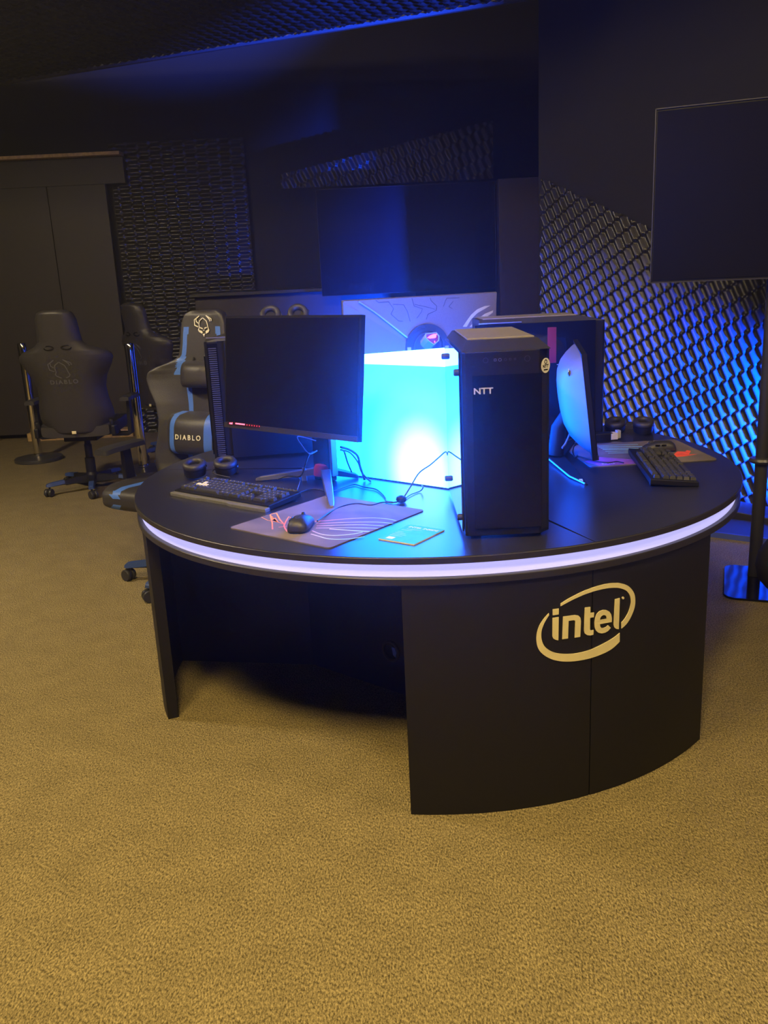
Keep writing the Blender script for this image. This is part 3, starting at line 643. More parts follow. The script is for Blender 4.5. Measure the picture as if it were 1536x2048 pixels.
# monitor B
monB = thing('computer_monitor','monitor seen edge-on from behind with a glowing blue lit rear shell','monitor',(.665,3.17,TZ),R(80),'monitors on the round table')
mx = panel(monB,.61,.355,.238,R(6.6),-.092,chin=.016)
b = bulge(monB,mx,.60,.345,.085,M['monback'],zo=.02)
mb = MB(mx)
for k in range(26): mb.box((-.165,.072+.0,.085-k*.0068),(.020,.012,.0028),T((0,0,0)))
mb.build('vent_slots', M['engrave'], monB)
mb = MB(mx); mb.flat([(-.012,-.004),(.0,.012),(.004,.002),(.014,-.002),(.002,-.014)],0,.002,mx=T((-.235,.062,.118))@RZ(pi-.35)@FRONT); mb.build('rear_emblem', M['silver'], monB)
mb = MB(); mb.tube([(0,-.02,.16),(0,.01,.12),(0,.02,.02)],[.03,.028,.03],16); mb.build('stand_column', M['plastic'], monB, smooth=True, auto=40)
for s in (-1,1):
    mb = MB(); mb.loft([[(0,-.01,.0),(0,.05,.0),(0,.05,.014),(0,-.01,.016)],[(s*.30,-.06,.0),(s*.30,-.02,.0),(s*.30,-.02,.006),(s*.30,-.06,.006)],[(s*.405,-.072,.0),(s*.405,-.066,.0),(s*.405,-.066,.004),(s*.405,-.072,.004)]])
    ft = mb.build('foot', M['plastic'], monB, bevel=.001)
    mb = MB(); mb.tube([(s*.02,.052,.012),(s*.30,-.018,.006),(s*.400,-.064,.004)],.0035,6); mb.build('foot_trim', M['silver'], ft)
    if s < 0:
        mb = MB(); text(mb,'ROG',.016,T((s*.36,-.052,.0066))@RZ(R(180)),.0003,.0006); mb.build('foot_lettering', M['white'], ft)
# ROG monitor behind
monC = thing('computer_monitor','large monitor seen from the back with engraved pattern and a lit red emblem','monitor',(.204,3.822,TZ),R(-73+90),'monitors on the round table')
# here local -y is the REAR side (towards camera)
mxc = T((0,0,.397))
mb = MB(mxc); mb.box((0,.018,0),(.70,.012,.398)); mb.build('housing', M['plastic'], monC, bevel=.003)
mb = MB(mxc); mb.box((0,.0255,.004),(.69,.003,.38)); mb.build('screen_panel', M['panel'], monC)
# rear upper plate (metal) and lower-left plate
mb = MB(mxc); mb.loft([[(x,.012,z) for x,z in ((-.35,.199),(.35,.199),(.35,-.10),(.012,-.14),(-.35,-.199))],[(x,-.004,z) for x,z in ((-.346,.195),(.346,.195),(.33,-.10),(.012,-.13),(-.33,-.19))]]); mb.build('rear_plate', M['monback2'], monC)
mb = MB(mxc); mb.flat([(-.35,.192),(-.06,-.0),(-.06,-.18),(-.35,-.198)],.0,.006,mx=T((0,-.005,0))@FRONT); mb.build('rear_lower_plate', M['monback'], monC)
mb = MB(mxc); mb.stroke(ROGSH['edge']+[(-.06,.018)],.006,.010,.0135,mx=FRONT); mb.build('rear_ridge', M['silver'], monC)
mb = MB(mxc)
for k in ('c1','c2','c3','c4','c5','c6','c7'): mb.stroke(ROGSH[k],.0022,.004,.0052,mx=FRONT)
mb.build('engraved_lines', M['engrave'], monC)
mb = MB(mxc)
for k in ('S1','S2','S3'): mb.flat(ROGSH[k],.004,.0056,mx=FRONT)
mb.build('rear_stripes', M['stripe'], monC)
ctr = (.012,-.0153)
def ringz(r0,r1,y0,y1,a0,a1,n=64):
    return [[(ctr[0]+r_*math.cos(a0+(a1-a0)*k/n), y, ctr[1]+r_*math.sin(a0+(a1-a0)*k/n)) for r_, y in ((r0,y0),(r1,y0),(r1,y1),(r0,y1))] for k in range(n+1)]
mb = MB(mxc); mb.loft(ringz(.070,.098,-.004,-.022,0,2*pi),cap=False); mb.build('hub_ring', M['plastic_soft'], monC, smooth=True, auto=30)
mb = MB(mxc)
for k in range(30):
    a = pi*.54+k*.030; mb.box((0,0,0),(.012,.004,.0012),T((ctr[0]+.0885*math.cos(a),-.023,ctr[1]+.0885*math.sin(a)))@RY(-a))
mb.build('hub_ticks', M['engrave'], monC)
mb = MB(mxc); mb.lathe([(.071,.004),(.071,.012),(.060,.016)],48,mx=T((ctr[0],0,ctr[1]))@FRONT); mb.build('hub_plate', M['plastic_soft'], monC, smooth=True, auto=30)
mb = MB(mxc); mb.loft(ringz(.058,.062,-.014,-.020,0,2*pi),cap=False); mb.build('hub_trim', M['dark_metal'], monC, smooth=True, auto=30)
mb = MB(mxc); mb.loft(ringz(.078,.094,-.022,-.027,pi*.98,pi*1.18,10)); mb.build('hub_clip', M['pale'], monC)
# emblem prism
for k in ('logo','eye'): ROGSH[k] = [(x-.027,z) for x,z in ROGSH[k]]
mb = MB(mxc); lg = ROGSH['logo']; bd = [(x*1.15-.005, z-.075) for x, z in lg]
mb.loft([[(x,-.075,z) for x,z in lg],[(x*.95-.004,-.012,z-.035) for x,z in lg]]); emb = mb.build('emblem_block', M['pale'], monC)
mb = MB(mxc); mb.stroke(lg,.0025,.0745,.0765,mx=FRONT,closed=True); mb.build('emblem_rim', M['pale'], emb)
mb = MB(mxc); mb.flat([(.012+(x-.012)*.88,.026+(z-.026)*.88) for x,z in lg],.0745,.0762,mx=FRONT); mb.build('emblem_face', mat('emblem_dark_red',(.06,.0,.01),.3,emis=(.5,.0,.04),es=.35,var=.05), emb)
mb = MB(mxc); mb.flat(ROGSH['eye'],.0762,.0775,mx=FRONT); mb.box((.023,-.0768,.010),(.004,.0012,.007)); mb.build('emblem_eye', M['red_lit2'], emb)
mb = MB(); mb.box((.012,-.030,.17),(.07,.04,.34)); mb.build('stand_column', M['plastic_soft'], monC, bevel=.008)
for a in (R(70),R(-45),R(180)):
    mb = MB(); mb.loft([[(0,-.025,0),(0,.025,0),(0,.025,.02),(0,-.025,.02)],[(.20,-.012,0),(.20,.012,0),(.20,.012,.008),(.20,-.012,.008)]],mx=T((.012,-.0,0))@RZ(a)); mb.build('foot', M['plastic'], monC, bevel=.002)
# ------------------------------------------------------------------ keyboards (local: user side -y, centre at origin)
def keyboard(name, label, loc, rz, L_, D_, metal, lit):
    t = thing(name, label, 'keyboard', loc, rz, 'keyboards on the round table')
    tl = R(4.5); mx = T((0,0,.012))@RX(tl)
    mb = MB(mx); mb.box((0,0,.002),(L_,D_,.018)); mb.build('body', M['plastic'], t, bevel=.003)
    for x in (-L_*.42,L_*.42): MB().box((x,D_*.42,.008),(.03,.012,.014)).build('rear_foot', M['rubber'], t)
    if metal:
        mb = MB(mx); mb.prism([(-L_/2-.004,-D_/2-.016),(-.09,-D_/2-.022),(-.07,-D_/2-.016),(.05,-D_/2-.016),(.07,-D_/2-.024),(L_/2+.004,-D_/2-.020),(L_/2+.004,-D_/2+.002),(-L_/2-.004,-D_/2+.002)],-.006,.006); mb.build('front_rail', M['kbwrist'], t, bevel=.002)
        mb = MB(mx)
        for k in range(26): mb.tube([(-L_/2+.03+k*(L_-.06)/25,D_/2-.004,.010),(-L_/2+.03+k*(L_-.06)/25+.012,D_/2+.004,.012)],.003,6)
        mb.build('rear_ribs', M['plastic_soft'], t)
    kb, kl, lg = MB(mx), MB(mx), MB(mx)
    u = (L_-.02)/22.8; x0 = -L_/2+.012; y1 = D_/2-.020
    rows = [[(0,1)]+[(2+i,1) for i in range(4)]+[(6.5+i,1) for i in range(4)]+[(11+i,1) for i in range(4)]+[(15.3+i,1) for i in range(3)],
      [(i,1) for i in range(13)]+[(13,2)]+[(15.3+i,1) for i in range(3)]+[(18.6+i,1) for i in range(4)],
      [(0,1.5)]+[(1.5+i,1) for i in range(12)]+[(13.5,1.5)]+[(15.3+i,1) for i in range(3)]+[(18.6+i,1) for i in range(4)],
      [(0,1.75)]+[(1.75+i,1) for i in range(11)]+[(12.75,2.25)]+[(18.6+i,1) for i in range(3)],
      [(0,2.25)]+[(2.25+i,1) for i in range(10)]+[(12.25,2.75)]+[(16.3,1)]+[(18.6+i,1) for i in range(4)],
      [(0,1.25),(1.25,1.25),(2.5,1.25),(3.75,6.25),(10,1.25),(11.25,1.25),(12.5,1.25),(13.75,1.25)]+[(15.3+i,1) for i in range(3)]+[(18.6,2),(20.6,1)]]
    for r, row in enumerate(rows):
        y = y1-(r+(.35 if r else 0))*u; y -= u*.1
        for j, (k, w_) in enumerate(row):
            cx = x0+(k+w_/2)*u; ww = w_*u-.0022; hh = u-.0022
            tgt = kl if lit and ((r == 2 and j == 2) or (r == 3 and j in (1,2,3))) else kb
            tgt.loft([[(cx-ww/2,y-hh/2,.011),(cx+ww/2,y-hh/2,.011),(cx+ww/2,y+hh/2,.011),(cx-ww/2,y+hh/2,.011)],
                      [(cx-ww*.40,y-hh*.36,.0205),(cx+ww*.40,y-hh*.36,.0205),(cx+ww*.40,y+hh*.42,.0215),(cx-ww*.40,y+hh*.42,.0215)]])
            if w_ < 2 and tgt is kb: lg.box((cx,y+hh*.14,.0212),(ww*.28,hh*.18,.0006),Matrix())
    kb.build('keys', M['keys'], t, bevel=.0008)
    if lit: kl.build('white_keys', M['keylit'], t, bevel=.0008)
    if lit: lg.build('key_legends', M['keylegend'], t)
    return t
keyboard('computer_keyboard','black keyboard with four white letter keys and a metal front rail',(-.487,2.825,TZ),R(-38.5),.452,.150,True,True)
keyboard('computer_keyboard','plain black keyboard lying over the edge of the mouse pad, near the textured wall',(.955,2.925,TZ),R(82),.500,.150,False,False)

# ------------------------------------------------------------------ mouse (local: front +x, centre origin)
def mouse(label, loc, rz, cable):
    t = thing('computer_mouse', label, 'computer mouse', loc, rz, 'computer mice on the mouse pads')
    L_, W_ = .118, .062; rings = []; nn = 28
    prof = [(-.5,.55,.30),(-.46,.80,.62),(-.38,.94,.86),(-.22,1.,1.),(-.02,.96,.98),(.18,.92,.84),(.34,.90,.66),(.44,.84,.50),(.49,.70,.34),(.5,.5,.2)]
    for s_, w_, h_ in prof:
        r_ = []
        for k in range(nn):
            a = 2*pi*k/nn; c_, s2 = math.cos(a), math.sin(a)
            z = .006+.034*h_*max(s2,0)**.8 if s2 > 0 else .006-.004*(-s2)
            r_.append((L_*s_, W_/2*w_*math.copysign(abs(c_)**.75,c_), z))
        rings.append(r_)
    MB().loft(rings).build('shell', M['plastic_soft'], t, smooth=True, auto=60)
    MB().loft([[(x*1.0,y*1.02,min(z,.0075)) for x,y,z in r_] for r_ in rings]).build('base', M['rubber'], t)
    mb = MB(); mb.lathe([(.004,-.0045),(.011,-.0035),(.0115,0),(.011,.0035),(.004,.0045)],20,mx=T((.030,0,.028))@RX(pi/2)); mb.build('scroll_wheel', M['rubber'], t, smooth=True)
    mb = MB(); mb.tube([(.012,0,.0385),(.056,0,.020)],.0007,4); mb.build('button_gap', M['gloss'], t)
    for s in (-1,1):
        mb = MB(); mb.tube([(-.050,s*.022,.012),(-.056,s*.010,.012),(-.057,0,.012)],.0014,6); mb.build('rear_trim', M['silver'], t)
    for x in (-.012,.010): 
        mb = MB(); mb.box((x,.0285,.026),(.018,.003,.006)); mb.build('side_button', M['gloss'], t, bevel=.001)
    mb = MB(); mb.stroke([(.008*math.cos(i*pi/6),.006*math.sin(i*pi/6)) for i in range(10)],.0016,0,.0006,mx=T((-.030,0,.0395))@RY(R(-8))); mb.build('palm_emblem', mat('faint_emblem',(.09,.09,.09),.4,var=.1), t)
    if cable:
        mb = MB(); mb.tube([(.055,0,.012),(.075,0,.010)],.003,8); mb.build('cable_relief', M['rubber'], t)
    return t
mouse('dark computer mouse on the near mouse pad in front of the tripod monitor stand',(-.238,2.405,TZ+.0035),R(80),True)
mouse('dark computer mouse with pale rim beyond the keyboard by the textured wall',(1.045,3.225,TZ+.0035),R(172),True)

# ------------------------------------------------------------------ mouse pads
def rrect(w, h, r, n=6):
    p = []
    for cx, cy, a0 in ((w/2-r,-h/2+r,-pi/2),(w/2-r,h/2-r,0),(-w/2+r,h/2-r,pi/2),(-w/2+r,-h/2+r,pi)):
        for k in range(n+1): a = a0+pi/2*k/n; p.append((cx+r*math.cos(a), cy+r*math.sin(a)))
    return p
pa = thing('mouse_pad','grey mouse pad printed with orange, pink and cyan light streaks, beside the teal card','mouse pad',(-.165,2.495,TZ),R(-39),'printed mouse pads')
MB().prism(rrect(.392,.432,.014),0,.0030).build('cloth', M['pad'], pa)
ipa = Matrix.Rotation(R(39),3,'Z')
def loc2(p): v = ipa@(Vector((p[0],p[1],0))-Vector((-.165,2.495,0))); return (v.x,v.y)
mbs = MB(); 
for pts, w_, c_ in STROKES:
    q = [Vector((*loc2(p),0)) for p in pts]; q = smoothpts(q,5) if c_ else q
    mbs.stroke([(v.x,v.y) for v in q], w_*2.1,.0030,.0033)
# print material works in pad-local coordinates running along the streaks
M['ink2'] = inkmat('neon_print_pad', [(0,(1,.40,.12)),(.22,(1,.22,.14)),(.45,(1,.25,.50)),(.62,(.80,.60,.85)),(1,(.45,.90,.85))], -.16,.19)
mbs.build('printed_streaks', M['ink2'], pa)
z_ = [loc2(p) for p in (STROKES[3][0]+STROKES[2][0][:1])]
mb = MB(); mb.flat([z_[3],z_[0],z_[1],z_[2]],.0030,.0032); mb.build('orange_print', mat('orange_print',(.85,.28,.08),.6,var=.3,bscale=60), pa)
mb = MB(); mb.box((-.165,.19,.0032),(.03,.006,.0003)); mb.build('pad_label', M['white'], pa)
pb = thing('mouse_pad','mouse pad printed with cyan streaks and red flames under the far mouse','mouse pad',(.955,3.225,TZ),R(3),'printed mouse pads')
MB().prism(rrect(.46,.395,.012),0,.0030).build('cloth', M['pad'], pb)
mb = MB(); mb.flat([(-.225,-.11),(-.195,-.192),(-.02,-.192),(-.04,-.13),(-.15,-.05)],.0030,.0031); mb.build('violet_print', M['ink_violet'], pb)
mb = MB(); text(mb,'ROG',.022,T((-.155,-.165,.0032)),.0001,.0006); mb.build('pad_lettering', M['white'], pb)
mb = MB()
for y0,y1,w_ in ((.01,-.03,.006),(.045,.0,.006),(.08,.03,.009),(.105,.055,.006),(.13,.095,.008),(.155,.14,.005)): mb.stroke([(v.x,v.y) for v in smoothpts([(-.10,y0,0),(-.02,(y0+y1)/2+.004,0),(.06,y1,0)],5)],w_,.0030,.0033)
mb.build('cyan_streaks', M['ink_cool'], pb)
mb = MB()
for p_ in ([(.09,-.12),(.15,-.03),(.175,-.045),(.14,-.10)],[(.14,-.10),(.19,-.02),(.20,-.035),(.165,-.10)],[(.08,-.125),(.14,-.10),(.20,-.095),(.15,-.12)]): mb.flat(p_,.0030,.0033)
mb.build('red_flames', M['ink_red'], pb)

# ------------------------------------------------------------------ card
cd = thing('info_card','small teal information card headed INTEL INSIDE at the table edge','card',(.073,2.294,TZ),R(-36.5))
MB().box((0,0,.0016),(.117,.150,.0032)).build('board', M['white'], cd)
MB().box((0,0,.0034),(.1165,.1495,.0004)).build('printed_face', M['card'], cd)
mb = MB(); text(mb,'INTEL INSIDE',.0165,T((.002,.055,.0037)),.0001,.0005,1.)
for k,(w_,y) in enumerate(((.05,.036),(.035,.024),(.02,.004),(.035,-.008),(.045,-.020),(.04,-.032))): mb.box((-.05+w_/2+(.0 if k else .01),y,.0037),(w_,.0012,.0002))
mb.build('print', M['card_ink'], cd)
mb = MB(); mb.box((-.032,-.055,.0037),(.022,.018,.0002)); mb.build('white_mark', M['white'], cd)

# ------------------------------------------------------------------ cables
def cable(name, label, key, r_, m, cat='cable', grp='cables on the round table', lift=0.):
    mb = MB(); mb.tube(smoothpts([(p[0],p[1],max(p[2],TZ+r_*1.1)+lift) for p in CABLES[key]],8),r_,8)
    return tag(mb.build(name, m, None, smooth=True, auto=60), label, cat, grp)
cable('keyboard_cable','thin black cable running from the keyboard past the tripod foot to the cable ball','kb',.0022,M['cable'])
cable('mouse_cable','thin black cable from the near mouse to the cable ball','mouse',.0022,M['cable'])
cable('power_cable','thin black cable rising from the cable ball to the rear of the NTT tower','tower',.0022,M['cable'])
cable('cable_loop','short curled cable end between the cable ball and the light box','loop',.0020,M['cable'])
cable('display_cable','thick black cable arching from the tripod monitor down against the light box','m1',.0042,M['cable'])
cable('display_cable','long thin cable drooping from the tripod monitor along the light box foot','m2',.0028,M['cable'])
cable('display_cable','short cable dropping steeply behind the tripod monitor column','m3',.0030,M['cable'])
cable('thin_cord','thin grey cord looped at the lower edge of the blank monitor','cordA',.0020,M['cable_grey'])
cable('thin_cord','dark cord falling from the monitor column towards the ribbed keyboard back','cordB',.0028,M['cable'])
cable('thin_cord','thin pale cord end lying behind the keyboard with white keys','cordC',.0018,M['cable_grey'])
cable('headset_cable','headset cord curling over the ear cushions behind the keyboard','hsA',.0020,M['cable'])
cable('display_cable','pale blue-lit cable hanging behind the edge-on monitor','rp',.0038,M['cable_grey'])
cable('cable_loop','black cable loop standing at the foot of the edge-on monitor','rl',.0022,M['cable'])
cable('mouse_cable','black cable crossing the violet corner of the far mouse pad','rm',.0022,M['cable'])
cable('thin_cord','faint cord behind the edge-on monitor by the far mouse pad','rmouse',.0020,M['cable_grey'])
mb = MB(); mb.lathe([(.002,0),(.013,.003),(.017,.010),(.015,.018),(.006,.023),(.001,.024)],24); o = mb.build('cable_ball', M['plastic'], None, smooth=True); o.location = (.056,2.652,TZ); tag(o,'small black ball-shaped cable clip on the cyan-lit table top','cable clip')
# plug and adaptor behind monitor A
t = thing('usb_plug','small blue-lit plug standing on a silver bracket beside the red ring','plug',(-.275,3.02,TZ))
mb = MB(); mb.box((0,0,.018),(.018,.012,.036)); mb.build('body', M['pale'], t, bevel=.002)
mb = MB(); mb.box((0,0,.042),(.012,.008,.014)); mb.build('tip', M['silver'], t, bevel=.001)
t = thing('adaptor_box','small black adaptor with cream label and grey plug beyond the far mouse','adaptor',(.93,3.50,TZ),R(8))
MB().box((-.03,0,.016),(.075,.045,.032)).build('case', M['plastic'], t, bevel=.003)
MB().box((.012,-.004,.017),(.030,.040,.026)).build('label', M['tag'], t, bevel=.002)
MB().box((.036,.0,.022),(.016,.026,.032)).build('plug', M['pale'], t, bevel=.002)

# ------------------------------------------------------------------ headsets (local: cups at +-x, band arcs in local xz/xy)
def headset(label, loc, rz, tilt, zc):
    t = thing('headset', label, 'headset', loc, rz, 'headsets on the table')
    mxh_ = T((0,0,zc)); hwid = .056
    for s in (-1,1):
        cm = mxh_@T((s*hwid,0,0))@RX(tilt)@RZ(s*.15)
        def ov(r_, z): return [(r_*.86*math.cos(2*pi*i/32), r_*math.sin(2*pi*i/32), z) for i in range(32)]
        cup = MB(cm).loft([ov(.030,-.032),ov(.044,-.026),ov(.047,-.012),ov(.046,0)]).build('ear_cup', M['plastic'], t, smooth=True, auto=50)
        mb = MB(cm); nn = 16; rings = []
        for i in range(33):
            a = 2*pi*i/32; rings.append([((.036+.013*math.cos(2*pi*k/nn))*.88*math.cos(a), (.036+.013*math.cos(2*pi*k/nn))*math.sin(a), .010+.013*math.sin(2*pi*k/nn)) for k in range(nn)])
        mb.loft(rings, cap=False); mb.build('ear_cushion', M['leather'], cup, smooth=True)
        mb = MB(cm); mb.flat(ov(.030,0),.002,.004); mb.build('cushion_lining', M['rubber'], cup)
        mb = MB(cm); mb.tube([(.044*math.cos(a),.050*math.sin(a),-.006) for a in [pi*.1+pi*.8*i/12 for i in range(13)]],.0022,6); mb.build('cup_trim', M['silver'], cup)
        mb = MB(cm); mb.tube([(s*.040,.005,-.016),(s*.046,.030,-.016)],.005,8); mb.build('yoke', M['dark_metal'], t, smooth=True)
    mb = MB(T((0,0,zc-.015))@RX(-.06)); rings = []
    for i in range(25):
        a = pi*i/24; x = (hwid+.040)*math.cos(a); y = .020+.125*math.sin(a)
        ox = math.cos(a); oy = math.sin(a)
        rings.append([(x+ox*d_, y+oy*d_, z) for d_, z in ((-.006,-.018),(.004,-.020),(.004,.012),(-.006,.010))])
    mb.loft(rings); mb.build('headband', M['leather'], t, smooth=True, auto=50)
    return t
headset('black headset lying flat behind the keyboard with white keys',(-.63,3.155,TZ),R(5),R(12),.042)
h3 = headset('black headset lying behind the far mouse, its outline against the textured wall',(1.035,3.59,TZ),R(-15),R(12),.042)
h2 = headset('black headset with cups up on top of the tower behind the blank monitor',(-.365,3.64,TZ+H2+.012),R(4),R(48),.050)
# ------------------------------------------------------------------ gaming chairs (local: faces -y)
def chair(label, loc, rz, pillows=True, spin=0., front_logo=True):
    t = thing('gaming_chair', label, 'chair', loc, rz, 'gaming chairs around the room')
    n5 = 5
    MB().lathe([(.030,.055),(.048,.060),(.050,.115),(.036,.135),(.034,.14)],28).build('base_hub', M['plastic'], t, smooth=True, auto=40)
    for k in range(n5):
        a = spin+2*pi*k/n5; mxl = RZ(a)
        rings = []
        for x, w_, z0, z1 in ((.030,.060,.062,.118),(.12,.052,.070,.112),(.22,.044,.074,.102),(.29,.038,.072,.096),(.325,.036,.070,.090)):
            rings.append([(x,-w_/2,z0),(x,w_/2,z0),(x,w_/2*.7,z1),(x,-w_/2*.7,z1)])
        leg = MB(mxl).loft(rings).build('leg', M['plastic'], t, smooth=True, auto=35)
        rings = []
        for x, w_, z0, z1 in ((.205,.049,.078,.1065),(.24,.046,.074,.104),(.29,.042,.070,.100),(.322,.041,.068,.094),(.333,.030,.068,.086)):
            rings.append([(x,-w_/2,z0+.004),(x,w_/2,z0+.004),(x,w_/2*.72,z1),(x,-w_/2*.72,z1)])
        MB(mxl).loft(rings).build('leg_cap', M['capblue'], leg, smooth=True, auto=35)
        tw = random.uniform(-.9,.9); cmx = mxl@T((.312,0,0))@RZ(tw)
        cs = MB(cmx); cs.tube([(0,0,.045),(0,0,.072)],.007,8)
        for s in (-1,1): cs.lathe([(.010,-.011),(.027,-.010),(.030,-.005),(.030,.005),(.027,.010),(.010,.011)],24,mx=T((.012,s*.016,.0302))@RX(pi/2))
        cs.box((.010,0,.044),(.034,.012,.030)); cs.build('caster', M['plastic_soft'], t, smooth=True, auto=40)
    MB().lathe([(.036,.13),(.036,.24),(.027,.245),(.027,.34),(.022,.345),(.022,.395)],24).build('gas_column', M['plastic'], t, smooth=True, auto=40)
    MB().box((0,.01,.405),(.24,.26,.035)).build('tilt_mechanism', M['plastic'], t, bevel=.006)
    # seat
    rings = []; nn = 96
    for y, w_, zb, zt in ((-.300,.19,.455,.485),(-.295,.225,.432,.505),(-.275,.245,.422,.517),(-.22,.258,.420,.520),(-.10,.262,.420,.512),(.05,.262,.420,.505),(.16,.258,.422,.505),(.22,.24,.430,.500)):
        r_ = []
        for k in range(nn):
            a = 2*pi*k/nn; c_, s_ = math.cos(a), math.sin(a)
            x = w_*math.copysign(abs(c_)**.45,c_); zz = (zt+zb)/2+(zt-zb)/2*math.copysign(abs(s_)**.5,s_)
            if s_ > 0: zz += .040*(abs(x)/.262)**5*min(1,(y+.31)/.12)
            r_.append((x,y,zz))
        rings.append(r_)
    mb = MB(); mb.loft(rings); o = mb.build('seat', [M['leather'],M['leather_blue']], t, smooth=True, auto=70)
    for p in o.data.polygons:
        c_ = p.center
        if .115 < abs(c_.x) < .165: p.material_index = 1
    # backrest
    H0, H1_ = .46, 1.31
    prof = [(.46,.20),(.50,.235),(.56,.262),(.62,.262),(.70,.245),(.78,.240),(.86,.262),(.93,.305),(.98,.325),(1.01,.318),(1.035,.285),(1.055,.225),(1.075,.178),(1.10,.152),(1.15,.145),(1.20,.143),(1.25,.138),(1.28,.126),(1.30,.115),(1.312,.075)]
    def lean(z): return .195+(z-.46)*.17
    def halfw(z):
        for (a,b),(c_,d) in zip(prof,prof[1:]):
            if a <= z <= c_: return b+(d-b)*(z-a)/(c_-a)
        return prof[-1][1]
    def yfront(x, z):
        w_ = halfw(z); u_ = min(1,abs(x)/max(w_,.01)); wing = .085 if z < 1.04 else .03
        return lean(z)-.045*(1-u_**6)**.5-wing*u_**3
    rings = []; zz_ = []; k = .46
    while k < 1.312: zz_.append(k); k += .009
    zz_.append(1.312); nn = 84
    for i, z in enumerate(zz_):
        w_ = halfw(z); th = .045*min(1,(1.325-z)/.04+.25)*min(1,(z-.44)/.03+.2); wing = .085 if z < 1.02 else max(.03,.085-(z-1.02)*.9)
        r_ = []
        for k in range(nn):
            a = 2*pi*k/nn; c_, s_ = math.cos(a), math.sin(a)
            x = w_*math.copysign(abs(c_)**.62,c_); u_ = abs(x)/w_
            r_.append((x, lean(z)-wing*u_**3-th*math.copysign(abs(s_)**.75,s_), z))
        rings.append(r_)
    mb = MB(); mb.loft(rings); o = mb.build('backrest', [M['leather'],M['leather_blue']], t, smooth=True, auto=80)
    for p in o.data.polygons:
        c_ = p.center; fr = c_.y < lean(c_.z)-.085*(abs(c_.x)/halfw(c_.z))**3
        if fr and ((1.0 < c_.z < 1.235 and .085+(1.235-c_.z)*.12 < abs(c_.x) < .125+(1.235-c_.z)*.16) or (.5 < c_.z < 1.0 and .050 < abs(c_.x) < .085)): p.material_index = 1
    def onfront(mb_, dy=.0):
        mb_.v = [(x, yfront(x,z)-y+dy if False else yfront(x,z)+y-dy, z) for x,y,z in mb_.v]; return mb_
    if front_logo:
        mb = MB(T((.012,0,1.243))@FRONT)
        for k in ('h1','h2','f1','f2','h3','h4'): mb.stroke([(x*1.15,y*1.15) for x,y in SKULL[k]],.0042,.0015,.0030)
        for k in ('e1','e2','m','b','k1','k2'): mb.flat([(x*1.15,y*1.15) for x,y in SKULL[k]],.0015,.0030)
        onfront(mb,.002); mb.build('headrest_emblem', M['thread'], t)
    # rear shell lettering
    def yback(x, z):
        w_ = halfw(z); u_ = min(1,abs(x)/w_); return lean(z)-.085*u_**3+.045*(1-u_**3.2)**.6
    mb = MB()
    q = MB(T((0,0,.83))@RZ(pi)@FRONT); text(q,'DIABLO',.040,Matrix(),.0006,.0008,1.1,space=1.35)
    for k in ('h1','h2','f1','f2','h3','h4'): q.stroke([(x*1.7,y*1.7+.09) for x,y in SKULL[k]],.0050,.0,.0012)
    q.v = [(x, yback(x,z)+.0035-(y if False else 0)+abs(y)*.5, z) for x,y,z in q.v]; q.build('rear_emblem', M['thread_dim'], t)
    # belt slots
    for s in (-1,1):
        mb = MB(); w_ = [(s*.06+.033*math.cos(2*pi*i/20)*1.0, 1.065+.014*math.sin(2*pi*i/20)) for i in range(20)]
        q = MB(); q.stroke(w_,.006,0,.006,mx=FRONT,closed=True); qq = MB(); qq.mx = Matrix()
        q.v = [(x, yback(x,z)-y-.001, z) for x,y,z in q.v]; fr = q.build('belt_slot', M['gloss'], t)
        q = MB(); q.flat(w_,0,.001,mx=FRONT); q.v = [(x, yback(x,z)-y+.001, z) for x,y,z in q.v]; q.build('slot_opening', mat('slot_dark',(.004,.004,.004),.9,var=.1) if 'slot' not in M else M['slot'], fr)
        M['slot'] = bpy.data.materials['slot_dark']
        q = MB(); q.tube([(s*.06-.03,yfront(s*.06,1.065)-.004,1.058),(s*.06+.03,yfront(s*.06,1.065)-.004,1.058)],.003,6); q.build('slot_rim', M['silver'], fr)
    MB().box((0,yback(0,.475)+.006,.470),(.030,.002,.020)).build('rear_tag', M['tag'], t)
    # side brackets
    for s in (-1,1):
        mb = MB(); mb.tube([(s*.245,.02,.43),(s*.262,.16,.45),(s*.262,.225,.55)],.016,10); mb.build('recline_bracket', M['plastic'], t, smooth=True)
        MB().box((s*.272,.19,.47),(.03,.09,.07)).build('bracket_cover', M['plastic'], t, bevel=.008)
        # armrests
        mb = MB(); mb.loft([[(s*.20,-.05,.40),(s*.20,.05,.40),(s*.20,.05,.42),(s*.20,-.05,.42)],[(s*.315,-.035,.395),(s*.315,.035,.395),(s*.315,.035,.42),(s*.315,-.035,.42)],[(s*.345,-.035,.41),(s*.345,.035,.41),(s*.325,.035,.43),(s*.325,-.035,.43)]])
        mb.loft([[(s*.345,-.036,.41),(s*.345,.036,.41),(s*.315,.036,.42),(s*.315,-.036,.42)],[(s*.350,-.026,.655),(s*.350,.026,.655),(s*.325,.026,.655),(s*.325,-.026,.655)]])
        ar = mb.build('armrest', M['plastic'], t, bevel=.004)
        mb = MB(); rings = []
        for y, w_, zz in ((-.175,.028,.0),(-.165,.042,-.002),(-.12,.048,.004),(0,.046,.006),(.09,.044,.006),(.11,.034,.002)):
            rings.append([(s*.338-w_,y,.655+zz),(s*.338+w_,y,.655+zz),(s*.338+w_*.9,y,.677+zz),(s*.338+w_*.5,y,.684+zz),(s*.338-w_*.5,y,.684+zz),(s*.338-w_*.9,y,.677+zz)])
        mb.loft(rings); mb.build('arm_pad', M['plastic_soft'], ar, smooth=True, auto=45)
